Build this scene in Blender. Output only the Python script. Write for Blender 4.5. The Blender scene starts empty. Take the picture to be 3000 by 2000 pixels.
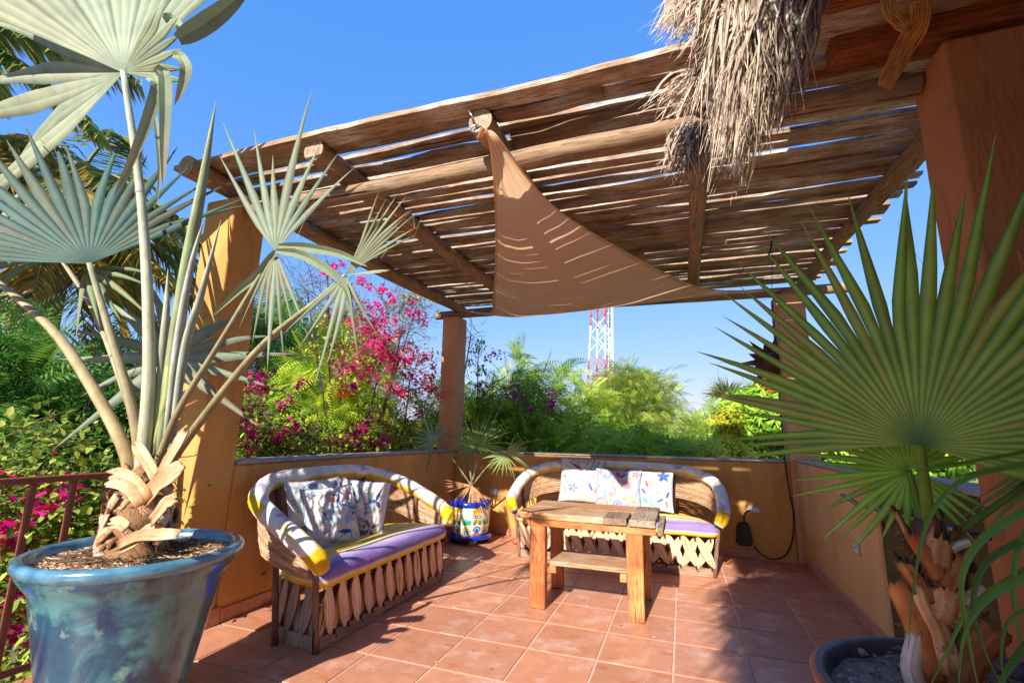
import bpy, math, random
import numpy as np
from math import radians as rad, sin, cos, pi
random.seed(7)
rng = np.random.default_rng(7)
sc = bpy.context.scene
col = sc.collection

# ------------------------------------------------------------------ camera
EYE = np.array([0.0, 0.0, 1.2])
FPX = 1384.0                                   # focal length for a 3000 px wide picture


def nz(v):
    v = np.asarray(v, float)
    return v / np.linalg.norm(v)


_A = nz([500, 280, FPX])
_V = nz([139, -7089, FPX])
_Z = nz(_V - _A * _A.dot(_V))
_X = np.cross(_A, _Z)
if _X[0] < 0:
    _X = -_X
ROT = np.array([_X, _A, _Z])                   # world = ROT @ camera (x right, y down, z forward)
cam = bpy.data.cameras.new('camera')
cam.sensor_width = 36.0
cam.lens = 36.0 * FPX / 3000.0
cam.clip_start = 0.02
cam.clip_end = 4000.0
camo = bpy.data.objects.new('camera', cam)
col.objects.link(camo)
from mathutils import Matrix, Vector
_m = Matrix.Identity(4)
for i in range(3):
    _m[i][0] = ROT[i][0]
    _m[i][1] = -ROT[i][1]
    _m[i][2] = -ROT[i][2]
    _m[i][3] = EYE[i]
camo.matrix_world = _m
sc.camera = camo

# ------------------------------------------------------------------ sky and sun
SUN_DIR = nz([0.075, 1.0, -0.62])              # the way the light travels
SUN_EL = math.asin(-SUN_DIR[2])
w = bpy.data.worlds.new('World')
sc.world = w
w.use_nodes = True
nt = w.node_tree
nt.nodes.clear()
sky = nt.nodes.new('ShaderNodeTexSky')
sky.sky_type = 'NISHITA'
sky.sun_disc = False
sky.sun_elevation = SUN_EL
sky.sun_rotation = math.atan2(-SUN_DIR[0], -SUN_DIR[1])
sky.altitude = 0
sky.air_density = 1.0
sky.dust_density = 0.25
sky.ozone_density = 3.0
bg = nt.nodes.new('ShaderNodeBackground')
bg.inputs[1].default_value = 0.15
wo = nt.nodes.new('ShaderNodeOutputWorld')
# a clear dry sky graded like the photograph's: one curve per channel
sp_c = nt.nodes.new('ShaderNodeSeparateColor')
cb_c = nt.nodes.new('ShaderNodeCombineColor')
nt.links.new(sky.outputs[0], sp_c.inputs[0])
for ch, (pw, kk) in enumerate(((0.89, 0.335), (0.48, 0.70), (0.18, 1.80))):
    a_ = nt.nodes.new('ShaderNodeMath')
    a_.operation = 'POWER'
    a_.inputs[1].default_value = pw
    b_ = nt.nodes.new('ShaderNodeMath')
    b_.operation = 'MULTIPLY'
    b_.inputs[1].default_value = kk
    nt.links.new(sp_c.outputs[ch], a_.inputs[0])
    nt.links.new(a_.outputs[0], b_.inputs[0])
    nt.links.new(b_.outputs[0], cb_c.inputs[ch])
nt.links.new(cb_c.outputs[0], bg.inputs[0])
nt.links.new(bg.outputs[0], wo.inputs[0])
sl = bpy.data.lights.new('sun', 'SUN')
sl.energy = 3.15
sl.angle = rad(0.5)
sl.color = (1.0, 0.93, 0.82)
so = bpy.data.objects.new('sun', sl)
col.objects.link(so)
so.rotation_euler = Vector(SUN_DIR).to_track_quat('-Z', 'Y').to_euler()
sc.view_settings.view_transform = 'Standard'
sc.view_settings.look = 'None'
sc.view_settings.gamma = 1.0
sc.view_settings.use_curve_mapping = False
sc.view_settings.exposure = 1.62
sc.cycles.max_bounces = 10
sc.cycles.diffuse_bounces = 7
sc.cycles.transparent_max_bounces = 8


# ------------------------------------------------------------------ helpers
def at(px, py, x=None, y=None, z=None, d=None):
    """the world point that the photograph shows at px, py, on a plane or at a distance"""
    r = ROT @ nz([px - 1500, py - 1000, FPX])
    if x is not None:
        t = x / r[0]
    elif y is not None:
        t = y / r[1]
    elif z is not None:
        t = (z - EYE[2]) / r[2]
    else:
        t = d / math.hypot(r[0], r[1])
    return EYE + r * t


def lin(h):
    h = h.lstrip('#')
    o = []
    for i in (0, 2, 4):
        c = int(h[i:i + 2], 16) / 255
        o.append(c / 12.92 if c <= 0.04045 else ((c + 0.055) / 1.055) ** 2.4)
    return np.array(o)


def link(o, parent=None):
    col.objects.link(o)
    if parent is not None:
        o.parent = parent
    return o


def tag(o, label=None, cat=None, group=None, kind=None):
    if label:
        o['label'] = label
    if cat:
        o['category'] = cat
    if group:
        o['group'] = group
    if kind:
        o['kind'] = kind
    return o


def empty(name, loc, label, cat, group=None):
    o = bpy.data.objects.new(name, None)
    o.location = loc
    o.empty_display_size = 0.1
    return tag(link(o), label, cat, group)


class MB:
    """collects geometry with one colour per vertex"""

    def __init__(s):
        s.V, s.F, s.C, s.n = [], [], [], 0

    def add(s, V, F, C=(1, 1, 1)):
        V = np.asarray(V, float).reshape(-1, 3)
        C = np.asarray(C, float)
        if C.ndim == 1:
            C = np.tile(C, (len(V), 1))
        s.V.append(V)
        s.C.append(C)
        s.F.append([tuple(int(i) + s.n for i in f) for f in F] if not isinstance(F, np.ndarray) else F + s.n)
        s.n += len(V)
        return s

    def build(s, name, mat, parent=None, smooth=False, off=None):
        V = np.concatenate(s.V)
        if off is None and parent is not None:
            off = wloc(parent)
        if off is not None:
            V = V - np.asarray(off)
        me = bpy.data.meshes.new(name)
        if all(isinstance(f, np.ndarray) for f in s.F):
            F = np.concatenate(s.F)
            k = F.shape[1]
            me.vertices.add(len(V))
            me.vertices.foreach_set('co', V.astype(np.float32).ravel())
            me.loops.add(F.size)
            me.loops.foreach_set('vertex_index', F.astype(np.int32).ravel())
            me.polygons.add(len(F))
            me.polygons.foreach_set('loop_start', np.arange(0, F.size, k, dtype=np.int32))
            me.polygons.foreach_set('loop_total', np.full(len(F), k, dtype=np.int32))
            me.update(calc_edges=True)
        else:
            fs = []
            for f in s.F:
                fs.extend([tuple(r) for r in f] if isinstance(f, np.ndarray) else f)
            me.from_pydata([tuple(v) for v in V], [], fs)
        C = np.concatenate(s.C)
        a = me.color_attributes.new('tint', 'FLOAT_COLOR', 'POINT')
        a.data.foreach_set('color', np.concatenate([C, np.ones((len(C), 1))], 1).astype(np.float32).ravel())
        if smooth:
            me.polygons.foreach_set('use_smooth', np.ones(len(me.polygons), bool))
        me.materials.append(mat)
        me.update()
        o = bpy.data.objects.new(name, me)
        return link(o, parent)


def wloc(o):
    v = np.zeros(3)
    while o is not None:
        v = v + np.array(o.location)
        o = o.parent
    return v


BOXF = [(0, 3, 2, 1), (4, 5, 6, 7), (0, 1, 5, 4), (1, 2, 6, 5), (2, 3, 7, 6), (3, 0, 4, 7)]


def box8(x0, x1, y0, y1, z0, z1):
    return [(x0, y0, z0), (x1, y0, z0), (x1, y1, z0), (x0, y1, z0), (x0, y0, z1), (x1, y0, z1), (x1, y1, z1), (x0, y1, z1)]


def bevelbox(x0, x1, y0, y1, z0, z1, b=0.004, seed=0, wob=0.0):
    """a box with chamfered edges: 24 vertices"""
    V, idx = [], {}
    r = random.Random(seed)
    cx, cy, cz = (x0 + x1) / 2, (y0 + y1) / 2, (z0 + z1) / 2
    hx, hy, hz = (x1 - x0) / 2, (y1 - y0) / 2, (z1 - z0) / 2
    F = []
    for sx in (-1, 1):
        for sy in (-1, 1):
            for sz in (-1, 1):
                j = (r.uniform(-wob, wob), r.uniform(-wob, wob), r.uniform(-wob, wob))
                for k in range(3):
                    p = [cx + sx * (hx - (b if k != 0 else 0)), cy + sy * (hy - (b if k != 1 else 0)), cz + sz * (hz - (b if k != 2 else 0))]
                    idx[(sx, sy, sz, k)] = len(V)
                    V.append((p[0] + j[0], p[1] + j[1], p[2] + j[2]))
    g = lambda sx, sy, sz, k: idx[(sx, sy, sz, k)]
    for s in (-1, 1):
        F.append([g(s, -1, -1, 0), g(s, 1, -1, 0), g(s, 1, 1, 0), g(s, -1, 1, 0)][::s])
        F.append([g(-1, s, -1, 1), g(-1, s, 1, 1), g(1, s, 1, 1), g(1, s, -1, 1)][::s])
        F.append([g(-1, -1, s, 2), g(1, -1, s, 2), g(1, 1, s, 2), g(-1, 1, s, 2)][::s])
    for a in (-1, 1):
        for c in (-1, 1):
            F.append([g(a, c, -1, 0), g(a, c, 1, 0), g(a, c, 1, 1), g(a, c, -1, 1)][::-a * c])
            F.append([g(a, -1, c, 0), g(a, 1, c, 0), g(a, 1, c, 2), g(a, -1, c, 2)][::a * c])
            F.append([g(-1, a, c, 1), g(1, a, c, 1), g(1, a, c, 2), g(-1, a, c, 2)][::-a * c])
            for d in (-1, 1):
                F.append([g(a, c, d, 0), g(a, c, d, 1), g(a, c, d, 2)][::a * c * d])
    return V, [tuple(f) for f in F]


def tube(pts, rads, n=8, cap=True, up=(0, 0, 1), flat=1.0):
    P = np.asarray(pts, float)
    m = len(P)
    rads = np.broadcast_to(np.asarray(rads, float), (m,))
    T = np.gradient(P, axis=0)
    T = T / (np.linalg.norm(T, axis=1, keepdims=True) + 1e-12)
    ref = np.array(up, float)
    if abs(T[0].dot(ref)) > 0.95:
        ref = np.array([1.0, 0.13, 0])
    s0 = nz(np.cross(T[0], ref))
    V = []
    for i in range(m):
        s0 = nz(s0 - T[i] * T[i].dot(s0))
        u0 = np.cross(s0, T[i])
        for k in range(n):
            a = 2 * pi * k / n
            V.append(P[i] + rads[i] * (cos(a) * s0 + sin(a) * u0 * flat))
    F = []
    for i in range(m - 1):
        for k in range(n):
            a, b = i * n + k, i * n + (k + 1) % n
            F.append((a, b, b + n, a + n))
    if cap:
        F.append(tuple(range(n))[::-1])
        F.append(tuple(range((m - 1) * n, m * n)))
    return V, F


def bez(P, n=12):
    """smooth curve through the given points (Catmull-Rom)"""
    P = np.asarray(P, float)
    if len(P) == 2:
        t = np.linspace(0, 1, n)[:, None]
        return P[0] * (1 - t) + P[1] * t
    Q = np.vstack([2 * P[0] - P[1], P, 2 * P[-1] - P[-2]])
    out = []
    segs = len(P) - 1
    for tt in np.linspace(0, segs, n):
        i = min(int(tt), segs - 1)
        t = tt - i
        a, b, c, d = Q[i], Q[i + 1], Q[i + 2], Q[i + 3]
        out.append(0.5 * ((2 * b) + (-a + c) * t + (2 * a - 5 * b + 4 * c - d) * t * t + (-a + 3 * b - 3 * c + d) * t ** 3))
    return np.array(out)


def ribbon(pts, widths, normal, fold=0.0, thick=0.0):
    """a strip 3 points wide following pts, facing 'normal', with a folded midrib and optional thickness"""
    P = np.asarray(pts, float)
    T = np.gradient(P, axis=0)
    T /= np.linalg.norm(T, axis=1, keepdims=True) + 1e-12
    N = np.asarray(normal, float)
    if N.ndim == 1:
        N = np.tile(N, (len(P), 1))
    S = np.cross(T, N)
    S /= np.linalg.norm(S, axis=1, keepdims=True) + 1e-12
    N2 = np.cross(S, T)
    W = np.asarray(widths, float)[:, None]
    m = len(P)
    L, Mi, R = P - S * W / 2, P - N2 * W * fold, P + S * W / 2
    V = np.stack([L, Mi, R], 1).reshape(-1, 3)
    F = []
    for i in range(m - 1):
        a = i * 3
        F += [(a, a + 1, a + 4, a + 3), (a + 1, a + 2, a + 5, a + 4)]
    if thick > 0:
        k = len(V)
        V = np.vstack([V, V - np.repeat(N2, 3, 0) * thick])
        for i in range(m - 1):
            a = i * 3 + k
            F += [(a + 3, a + 4, a + 1, a), (a + 4, a + 5, a + 2, a + 1)]
            F += [(i * 3, i * 3 + 3, a + 3, a), (i * 3 + 2, a + 2, a + 5, i * 3 + 5)]
        for i0 in (0, (m - 1) * 3):
            F += [(i0, i0 + k, i0 + 1 + k, i0 + 1), (i0 + 1, i0 + 1 + k, i0 + 2 + k, i0 + 2)]
    return V, F


def lathe(prof, n=48, c=(0, 0, 0), lobes=None):
    V, F = [], []
    m = len(prof)
    for r, z in prof:
        for k in range(n):
            a = 2 * pi * k / n
            rr = r * (1 + (lobes(a, z) if lobes else 0))
            V.append((c[0] + rr * cos(a), c[1] + rr * sin(a), c[2] + z))
    for i in range(m - 1):
        for k in range(n):
            a, b = i * n + k, i * n + (k + 1) % n
            F.append((a, b, b + n, a + n))
    return np.array(V), F


def instances(V0, F0, pos, M, scale, cols, C0=None):
    """copies a small template many times into one geometry; M is (n,3,3) with the local axes in its columns"""
    V0 = np.asarray(V0, float)
    F0 = np.asarray(F0, int)
    n, k = len(pos), len(V0)
    V = np.einsum('nij,kj->nki', M, V0) * np.asarray(scale).reshape(-1, 1, 1) + np.asarray(pos)[:, None, :]
    F = (F0[None] + (np.arange(n) * k)[:, None, None]).reshape(-1, F0.shape[1])
    C = np.repeat(np.asarray(cols)[:, None, :], k, 1)
    if C0 is not None:
        C = C * np.asarray(C0)[None]
    return V.reshape(-1, 3), F, C.reshape(-1, 3)


def frames(D, roll=None, r=None):
    """rotation matrices whose first column is D, the third is as upright as a roll allows"""
    D = D / np.linalg.norm(D, axis=1, keepdims=True)
    up = np.tile([0, 0, 1.0], (len(D), 1))
    S = np.cross(up, D)
    S /= np.linalg.norm(S, axis=1, keepdims=True) + 1e-9
    U = np.cross(D, S)
    if roll is not None:
        c, s_ = np.cos(roll)[:, None], np.sin(roll)[:, None]
        S, U = S * c + U * s_, U * c - S * s_
    return np.stack([D, S, U], 2)


def rand_dirs(n, g=None):
    v = (g or rng).normal(size=(n, 3))
    return v / np.linalg.norm(v, axis=1, keepdims=True)


def plate(pts, widths, normal, curve, thick, nc=9, seed=0, c1=(1, 1, 1), c2=(1, 1, 1)):
    """a curved husk: several columns wide, hollow on one side, streaked along its length, ragged at its end"""
    g = np.random.default_rng(seed)
    P = np.asarray(pts, float)
    m = len(P)
    T = np.gradient(P, axis=0)
    T /= np.linalg.norm(T, axis=1, keepdims=True) + 1e-12
    N = np.asarray(normal, float)
    if N.ndim == 1:
        N = np.tile(N, (m, 1))
    S = np.cross(T, N)
    S /= np.linalg.norm(S, axis=1, keepdims=True) + 1e-12
    N2 = np.cross(S, T)
    x = np.linspace(-1, 1, nc)
    W = np.asarray(widths, float)
    V = P[:, None, :] + S[:, None, :] * (x[None, :, None] * W[:, None, None] / 2) + N2[:, None, :] * (curve * (x[None, :, None] ** 2 - .3) * W[:, None, None])
    V[-1] += T[-1] * (g.normal(size=(nc, 1)) * .24 * W[-1])
    V += N2[:, None, :] * g.normal(size=(m, nc, 1)) * .0012
    st = 1 + g.normal(size=nc) * .20
    t = np.linspace(0, 1, m)[:, None]
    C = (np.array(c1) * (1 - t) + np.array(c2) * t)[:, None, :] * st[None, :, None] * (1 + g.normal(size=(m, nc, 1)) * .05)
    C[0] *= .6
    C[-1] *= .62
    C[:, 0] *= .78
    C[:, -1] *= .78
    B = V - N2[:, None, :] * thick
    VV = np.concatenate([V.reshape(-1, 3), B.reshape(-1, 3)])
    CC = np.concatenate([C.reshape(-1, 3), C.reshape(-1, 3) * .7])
    F = []
    K = m * nc
    for i in range(m - 1):
        for j in range(nc - 1):
            a = i * nc + j
            F += [(a, a + 1, a + nc + 1, a + nc), (K + a, K + a + nc, K + a + nc + 1, K + a + 1)]
        for a, b in ((i * nc, (i + 1) * nc), ((i + 1) * nc + nc - 1, i * nc + nc - 1)):
            F.append((a, b, K + b, K + a))
    for j in range(nc - 1):
        F += [(j + 1, j, K + j, K + j + 1), ((m - 1) * nc + j, (m - 1) * nc + j + 1, K + (m - 1) * nc + j + 1, K + (m - 1) * nc + j)]
    return VV, F, np.clip(CC, 0, 1)


# ------------------------------------------------------------------ materials
def mat(name, base=(0.5, 0.5, 0.5), base2=None, scale=5.0, stretch=(1, 1, 1), detail=6, lo=0.35, hi=0.65, rough=0.7, bump=0.0, bscale=40.0,
        bstretch=None, tint=False, var=0.0, spec=0.3, coat=0.0, metal=0.0, trans=0.0, layers=(), distort=0.0):
    m = bpy.data.materials.new(name)
    m.use_nodes = True
    t = m.node_tree
    N, L = t.nodes, t.links
    N.clear()
    out = N.new('ShaderNodeOutputMaterial')
    p = N.new('ShaderNodeBsdfPrincipled')
    p.inputs['Roughness'].default_value = rough
    p.inputs['Specular IOR Level'].default_value = spec
    p.inputs['Coat Weight'].default_value = coat
    p.inputs['Coat Roughness'].default_value = 0.08
    p.inputs['Metallic'].default_value = metal
    tc = N.new('ShaderNodeTexCoord')

    def noise(sc_, st, det=6, dist=0.0, rgh=0.6):
        mp = N.new('ShaderNodeMapping')
        mp.inputs['Scale'].default_value = st
        L.new(tc.outputs['Object'], mp.inputs[0])
        oi = N.new('ShaderNodeObjectInfo')
        ad = N.new('ShaderNodeVectorMath')
        ad.operation = 'SCALE'
        cv = N.new('ShaderNodeCombineXYZ')
        for k in range(3):
            L.new(oi.outputs['Random'], cv.inputs[k])
        L.new(cv.outputs[0], ad.inputs[0])
        ad.inputs['Scale'].default_value = 37.0
        a2 = N.new('ShaderNodeVectorMath')
        L.new(mp.outputs[0], a2.inputs[0])
        L.new(ad.outputs[0], a2.inputs[1])
        nn = N.new('ShaderNodeTexNoise')
        nn.inputs['Scale'].default_value = sc_
        nn.inputs['Detail'].default_value = det
        nn.inputs['Roughness'].default_value = rgh
        nn.inputs['Distortion'].default_value = dist
        L.new(a2.outputs[0], nn.inputs['Vector'])
        return nn.outputs['Fac']

    def ramp(f, a, b):
        r = N.new('ShaderNodeMapRange')
        r.inputs['From Min'].default_value = a
        r.inputs['From Max'].default_value = b
        L.new(f, r.inputs[0])
        return r.outputs[0]

    def mix(f, a, b, mode='MIX'):
        x = N.new('ShaderNodeMix')
        x.data_type = 'RGBA'
        x.blend_type = mode
        for s_, v in ((6, a), (7, b)):
            if isinstance(v, bpy.types.NodeSocket):
                L.new(v, x.inputs[s_])
            else:
                x.inputs[s_].default_value = (*v, 1)
        if isinstance(f, (int, float)):
            x.inputs[0].default_value = f
        else:
            L.new(f, x.inputs[0])
        return x.outputs[2]

    c = tuple(base)
    if base2 is not None:
        c = mix(ramp(noise(scale, stretch, detail, distort), lo, hi), tuple(base), tuple(base2))
    for (lc, ls, lst, llo, lhi) in layers:
        c = mix(ramp(noise(ls, lst), llo, lhi), c, tuple(lc))
    if tint:
        a = N.new('ShaderNodeAttribute')
        a.attribute_name = 'tint'
        c = mix(1.0, c, a.outputs['Color'], 'MULTIPLY')
    if var > 0:
        oi = N.new('ShaderNodeObjectInfo')
        h = N.new('ShaderNodeHueSaturation')
        mr = N.new('ShaderNodeMapRange')
        mr.inputs['To Min'].default_value = 1 - var
        mr.inputs['To Max'].default_value = 1 + var
        L.new(oi.outputs['Random'], mr.inputs[0])
        L.new(mr.outputs[0], h.inputs['Value'])
        if isinstance(c, tuple):
            h.inputs['Color'].default_value = (*c, 1)
        else:
            L.new(c, h.inputs['Color'])
        c = h.outputs[0]
    if isinstance(c, tuple):
        p.inputs['Base Color'].default_value = (*c, 1)
    else:
        L.new(c, p.inputs['Base Color'])
    if bump > 0:
        b = N.new('ShaderNodeBump')
        b.inputs['Strength'].default_value = 1.0
        b.inputs['Distance'].default_value = bump
        L.new(noise(bscale, bstretch or stretch, 5), b.inputs['Height'])
        L.new(b.outputs[0], p.inputs['Normal'])
    sh = p.outputs[0]
    if trans > 0:
        tr = N.new('ShaderNodeBsdfTranslucent')
        if isinstance(c, tuple):
            tr.inputs[0].default_value = (*c, 1)
        else:
            L.new(c, tr.inputs[0])
        ms = N.new('ShaderNodeMixShader')
        ms.inputs[0].default_value = trans
        L.new(sh, ms.inputs[1])
        L.new(tr.outputs[0], ms.inputs[2])
        sh = ms.outputs[0]
    L.new(sh, out.inputs[0])
    return m


G = lambda h, k=1.0: tuple(lin(h) * k)
OCHRE = mat('ochre_stucco', (0.62, 0.325, 0.095), (0.53, 0.255, 0.068), scale=3, stretch=(1, 1, 0.7), rough=0.85, bump=0.008, bscale=45, bstretch=(1, 1, 0.45),
            layers=[((0.40, 0.17, 0.05), 7, (1, 1, 0.18), 0.52, 0.78), ((0.58, 0.33, 0.14), 11, (1, 1, 1), 0.60, 0.78), ((0.20, 0.09, 0.04), 34, (1, 1, 0.3), 0.70, 0.74)])
PINKO = mat('salmon_stucco', (0.62, 0.33, 0.165), (0.52, 0.255, 0.115), scale=3, stretch=(1, 1, 0.7), rough=0.85, bump=0.005, bscale=60, bstretch=(1, 1, 0.3))
ORAN = mat('orange_stucco', (0.74, 0.43, 0.18), (0.64, 0.35, 0.13), scale=3, stretch=(1, 1, 0.7), rough=0.85, bump=0.008, bscale=50, bstretch=(1, 1, 0.3),
           layers=[((0.45, 0.22, 0.08), 9, (1, 1, .2), .56, .8)])
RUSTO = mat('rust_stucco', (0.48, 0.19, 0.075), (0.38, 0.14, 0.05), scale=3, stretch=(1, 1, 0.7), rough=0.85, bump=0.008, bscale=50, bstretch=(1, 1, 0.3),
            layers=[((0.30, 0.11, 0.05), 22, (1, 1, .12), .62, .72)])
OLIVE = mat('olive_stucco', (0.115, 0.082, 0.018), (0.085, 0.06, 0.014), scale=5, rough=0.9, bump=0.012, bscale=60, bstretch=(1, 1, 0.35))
COPING = mat('coping_grey', (0.42, 0.36, 0.34), (0.28, 0.22, 0.2), scale=8, rough=0.85, bump=0.002)
TILE = mat('terracotta_tile', (0.52, 0.240, 0.142), (0.42, 0.160, 0.085), scale=5, lo=0.36, hi=0.64, rough=0.42, spec=0.4, var=0.09, bump=0.0008, bscale=18,
           layers=[((0.60, 0.36, 0.27), 5, (1, 1, 1), 0.50, 0.70), ((0.44, 0.14, 0.055), 8, (1, 2.2, 1), 0.56, 0.72), ((0.74, 0.52, 0.43), 40, (1, 1, 1), 0.66, 0.74)])
GROUT = mat('grout', (0.66, 0.43, 0.33), (0.55, 0.34, 0.26), scale=8, rough=0.9)


def wood(name, a, b, axis='x', rough=0.75, dark=(0.03, 0.015, 0.008), bump=0.002, grey=None, var=0.18, spec=0.2):
    st = {'x': (1.2, 16, 16), 'y': (16, 1.2, 16), 'z': (16, 16, 1.2)}[axis]
    st2 = tuple(v * 1.6 if v > 2 else 0.5 for v in st)
    lay = [(tuple(0.55 * q_ for q_ in b), 7, st, 0.50, 0.66), (dark, 5, st, 0.62, 0.78), (tuple(0.5 * q_ for q_ in dark), 1.7, st2, 0.64, 0.66)]
    if grey is not None:
        lay.insert(0, (grey, 1.2, (2, 2, 2), 0.45, 0.62))
    return mat(name, a, b, scale=3.2, stretch=st, rough=rough, bump=bump, bscale=6, layers=lay, var=var, lo=0.35, hi=0.65, spec=spec)


SLATW = wood('weathered_slat_wood', (0.38, 0.245, 0.155), (0.21, 0.125, 0.075), 'x', grey=(0.47, 0.41, 0.35), var=0.25)
LOGX = wood('log_wood_along_x', (0.44, 0.29, 0.175), (0.27, 0.17, 0.10), 'x', grey=(0.26, 0.20, 0.15), bump=0.003)
LOGY = wood('log_wood_along_y', (0.44, 0.27, 0.15), (0.27, 0.15, 0.08), 'y', grey=(0.26, 0.19, 0.14), bump=0.003)
LOGEND = mat('log_end_grain', (0.42, 0.33, 0.25), (0.25, 0.17, 0.11), scale=30, rough=0.9, bump=0.002)
REDLOG = wood('reddish_roof_wood', (0.36, 0.115, 0.035), (0.20, 0.055, 0.018), 'x', bump=0.003)
TABTOP = wood('bleached_table_wood', (0.50, 0.29, 0.15), (0.38, 0.17, 0.065), 'x', grey=(0.44, 0.33, 0.23), var=0.06, dark=(0.10, 0.045, 0.02), bump=0.0012)
TABORG = wood('orange_table_wood', (0.52, 0.20, 0.055), (0.40, 0.115, 0.03), 'x', grey=(0.55, 0.30, 0.12), var=0.08, dark=(0.12, 0.045, 0.015), bump=0.0012, rough=0.5, spec=0.4)
TABLEG = wood('worn_leg_wood', (0.50, 0.16, 0.045), (0.36, 0.085, 0.028), 'z', grey=(0.58, 0.31, 0.10), var=0.08, dark=(0.14, 0.05, 0.02), bump=0.0012, rough=0.5, spec=0.4)
TABGREY = wood('grey_worn_wood', (0.30, 0.20, 0.13), (0.17, 0.105, 0.065), 'y', grey=(0.36, 0.28, 0.21), var=0.1)
STAKE = wood('shaved_stake_wood', (0.78, 0.52, 0.34), (0.66, 0.40, 0.24), 'z', var=0.14, dark=(0.30, 0.14, 0.06), bump=0.0006)
STAKEG = wood('grey_stake_wood', (0.48, 0.37, 0.29), (0.32, 0.235, 0.18), 'z', var=0.2, dark=(0.1, 0.06, 0.04), bump=0.001)
POSTW = wood('dark_post_wood', (0.26, 0.14, 0.10), (0.16, 0.085, 0.06), 'z', var=0.1)
PLINTH = wood('sofa_plinth_wood', (0.46, 0.29, 0.19), (0.28, 0.17, 0.11), 'x', var=0.1, grey=(0.2, 0.16, 0.14))
PLINTHY = wood('sofa_plinth_wood_long', (0.46, 0.29, 0.19), (0.28, 0.17, 0.11), 'y', var=0.1, grey=(0.2, 0.16, 0.14))
CANE = mat('cane', (0.50, 0.31, 0.18), (0.30, 0.17, 0.10), scale=22, rough=0.6, var=0.3, bump=0.001)
LASH = mat('black_lashing', (0.02, 0.016, 0.014), rough=0.8)
LEATHER = mat('painted_hide', (0.95, 0.95, 0.95), (0.8, 0.78, 0.74), scale=9, tint=True, rough=0.62, bump=0.005, bscale=15, spec=0.2,
              layers=[((0.70, 0.66, 0.60), 30, (1, 1, 1), 0.62, 0.9)])
CLOTH = mat('embroidered_cotton', (0.72, 0.72, 0.72), (0.60, 0.60, 0.60), scale=12, tint=True, rough=0.95, bump=0.002, bscale=35, spec=0.1)
TALAV = mat('glazed_talavera', (1, 1, 1), (0.9, 0.9, 0.9), scale=6, tint=True, rough=0.18, spec=0.6, coat=0.5)
BLUEGLAZE = mat('blue_reactive_glaze', (0.008, 0.065, 0.12), (0.06, 0.22, 0.24), scale=3.4, stretch=(1, 1, 0.8), lo=0.44, hi=0.56, rough=0.25, spec=0.5, coat=0.55,
                bump=0.0012, bscale=22, distort=1.2,
                layers=[((0.008, 0.03, 0.085), 5.3, (1, 1, 0.5), 0.53, 0.63), ((0.28, 0.42, 0.34), 6.5, (1, 1, 0.9), 0.58, 0.72), ((0.13, 0.075, 0.075), 2.0, (1, 1, 0.6), 0.54, 0.64),
                        ((0.03, 0.11, 0.72), 8.0, (1, 1, 0.5), 0.63, 0.67)])
RIMGLAZE = mat('blue_rim_glaze', (0.02, 0.10, 0.20), (0.10, 0.25, 0.33), scale=9, rough=0.22, spec=0.55, coat=0.8, bump=0.001,
               layers=[((0.33, 0.27, 0.10), 12, (1, 1, 1), 0.68, 0.8)])
ORPOT = mat('orange_painted_pot', (0.42, 0.13, 0.028), (0.30, 0.075, 0.02), scale=6, rough=0.5, layers=[((0.03, 0.012, 0.01), 10, (1, 1, 1), 0.60, 0.64)], bump=0.002)
DKRIM = mat('dark_pot_rim', (0.05, 0.045, 0.065), (0.10, 0.085, 0.10), scale=12, rough=0.4, bump=0.002)
SOIL = mat('dry_soil', (0.50, 0.35, 0.22), (0.32, 0.21, 0.13), scale=25, rough=0.95, bump=0.02, bscale=45, layers=[((0.55, 0.42, 0.28), 60, (1, 1, 1), 0.60, 0.72)])
SOILG = mat('grey_soil', (0.30, 0.27, 0.25), (0.18, 0.155, 0.14), scale=18, rough=0.95, bump=0.02, bscale=40, layers=[((0.45, 0.42, 0.38), 70, (1, 1, 1), 0.66, 0.74)])
SAILM = mat('tan_shade_cloth', (0.90, 0.63, 0.39), (0.84, 0.57, 0.34), scale=3, rough=0.9, spec=0.1, trans=0.5, bump=0.002, bscale=200, tint=True)
STEELR = mat('rust_red_steel', (0.24, 0.075, 0.045), (0.17, 0.05, 0.03), scale=20, rough=0.5, bump=0.001)
WHITEM = mat('white_painted_metal', (0.7, 0.7, 0.68), (0.45, 0.3, 0.2), scale=14, lo=0.55, hi=0.75, rough=0.5)
RUST = mat('rusted_metal', (0.07, 0.03, 0.028), (0.13, 0.05, 0.03), scale=14, rough=0.6, metal=0.5, bump=0.001)
RAILM = mat('dark_purple_rail', (0.03, 0.02, 0.035), (0.05, 0.03, 0.05), scale=14, rough=0.22, metal=0.6, spec=0.6)
GALV = mat('galvanised_ring', (0.5, 0.5, 0.5), rough=0.3, metal=0.9)
PLATE = mat('outlet_plastic', (0.42, 0.38, 0.42), rough=0.5)
PLATED = mat('outlet_module', (0.62, 0.58, 0.6), rough=0.5)
RUBBER = mat('black_rubber', (0.02, 0.022, 0.022), rough=0.5)
THATCHM = mat('dry_palm_thatch', (0.62, 0.53, 0.44), (0.42, 0.33, 0.26), scale=14, rough=0.8, tint=True, spec=0.15, trans=0.2)
ROPE = mat('palm_fibre_wrap', (0.50, 0.24, 0.07), (0.33, 0.14, 0.035), scale=20, rough=0.9, bump=0.004)
SILVER = mat('silver_fan_leaf', (0.42, 0.45, 0.43), (0.55, 0.57, 0.51), scale=8, tint=True, rough=0.6, spec=0.3, trans=0.22)
GREENF = mat('green_fan_leaf', (0.75, 0.78, 0.7), (1.0, 1.0, 0.95), scale=8, tint=True, rough=0.42, spec=0.45, trans=0.40)
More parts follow.
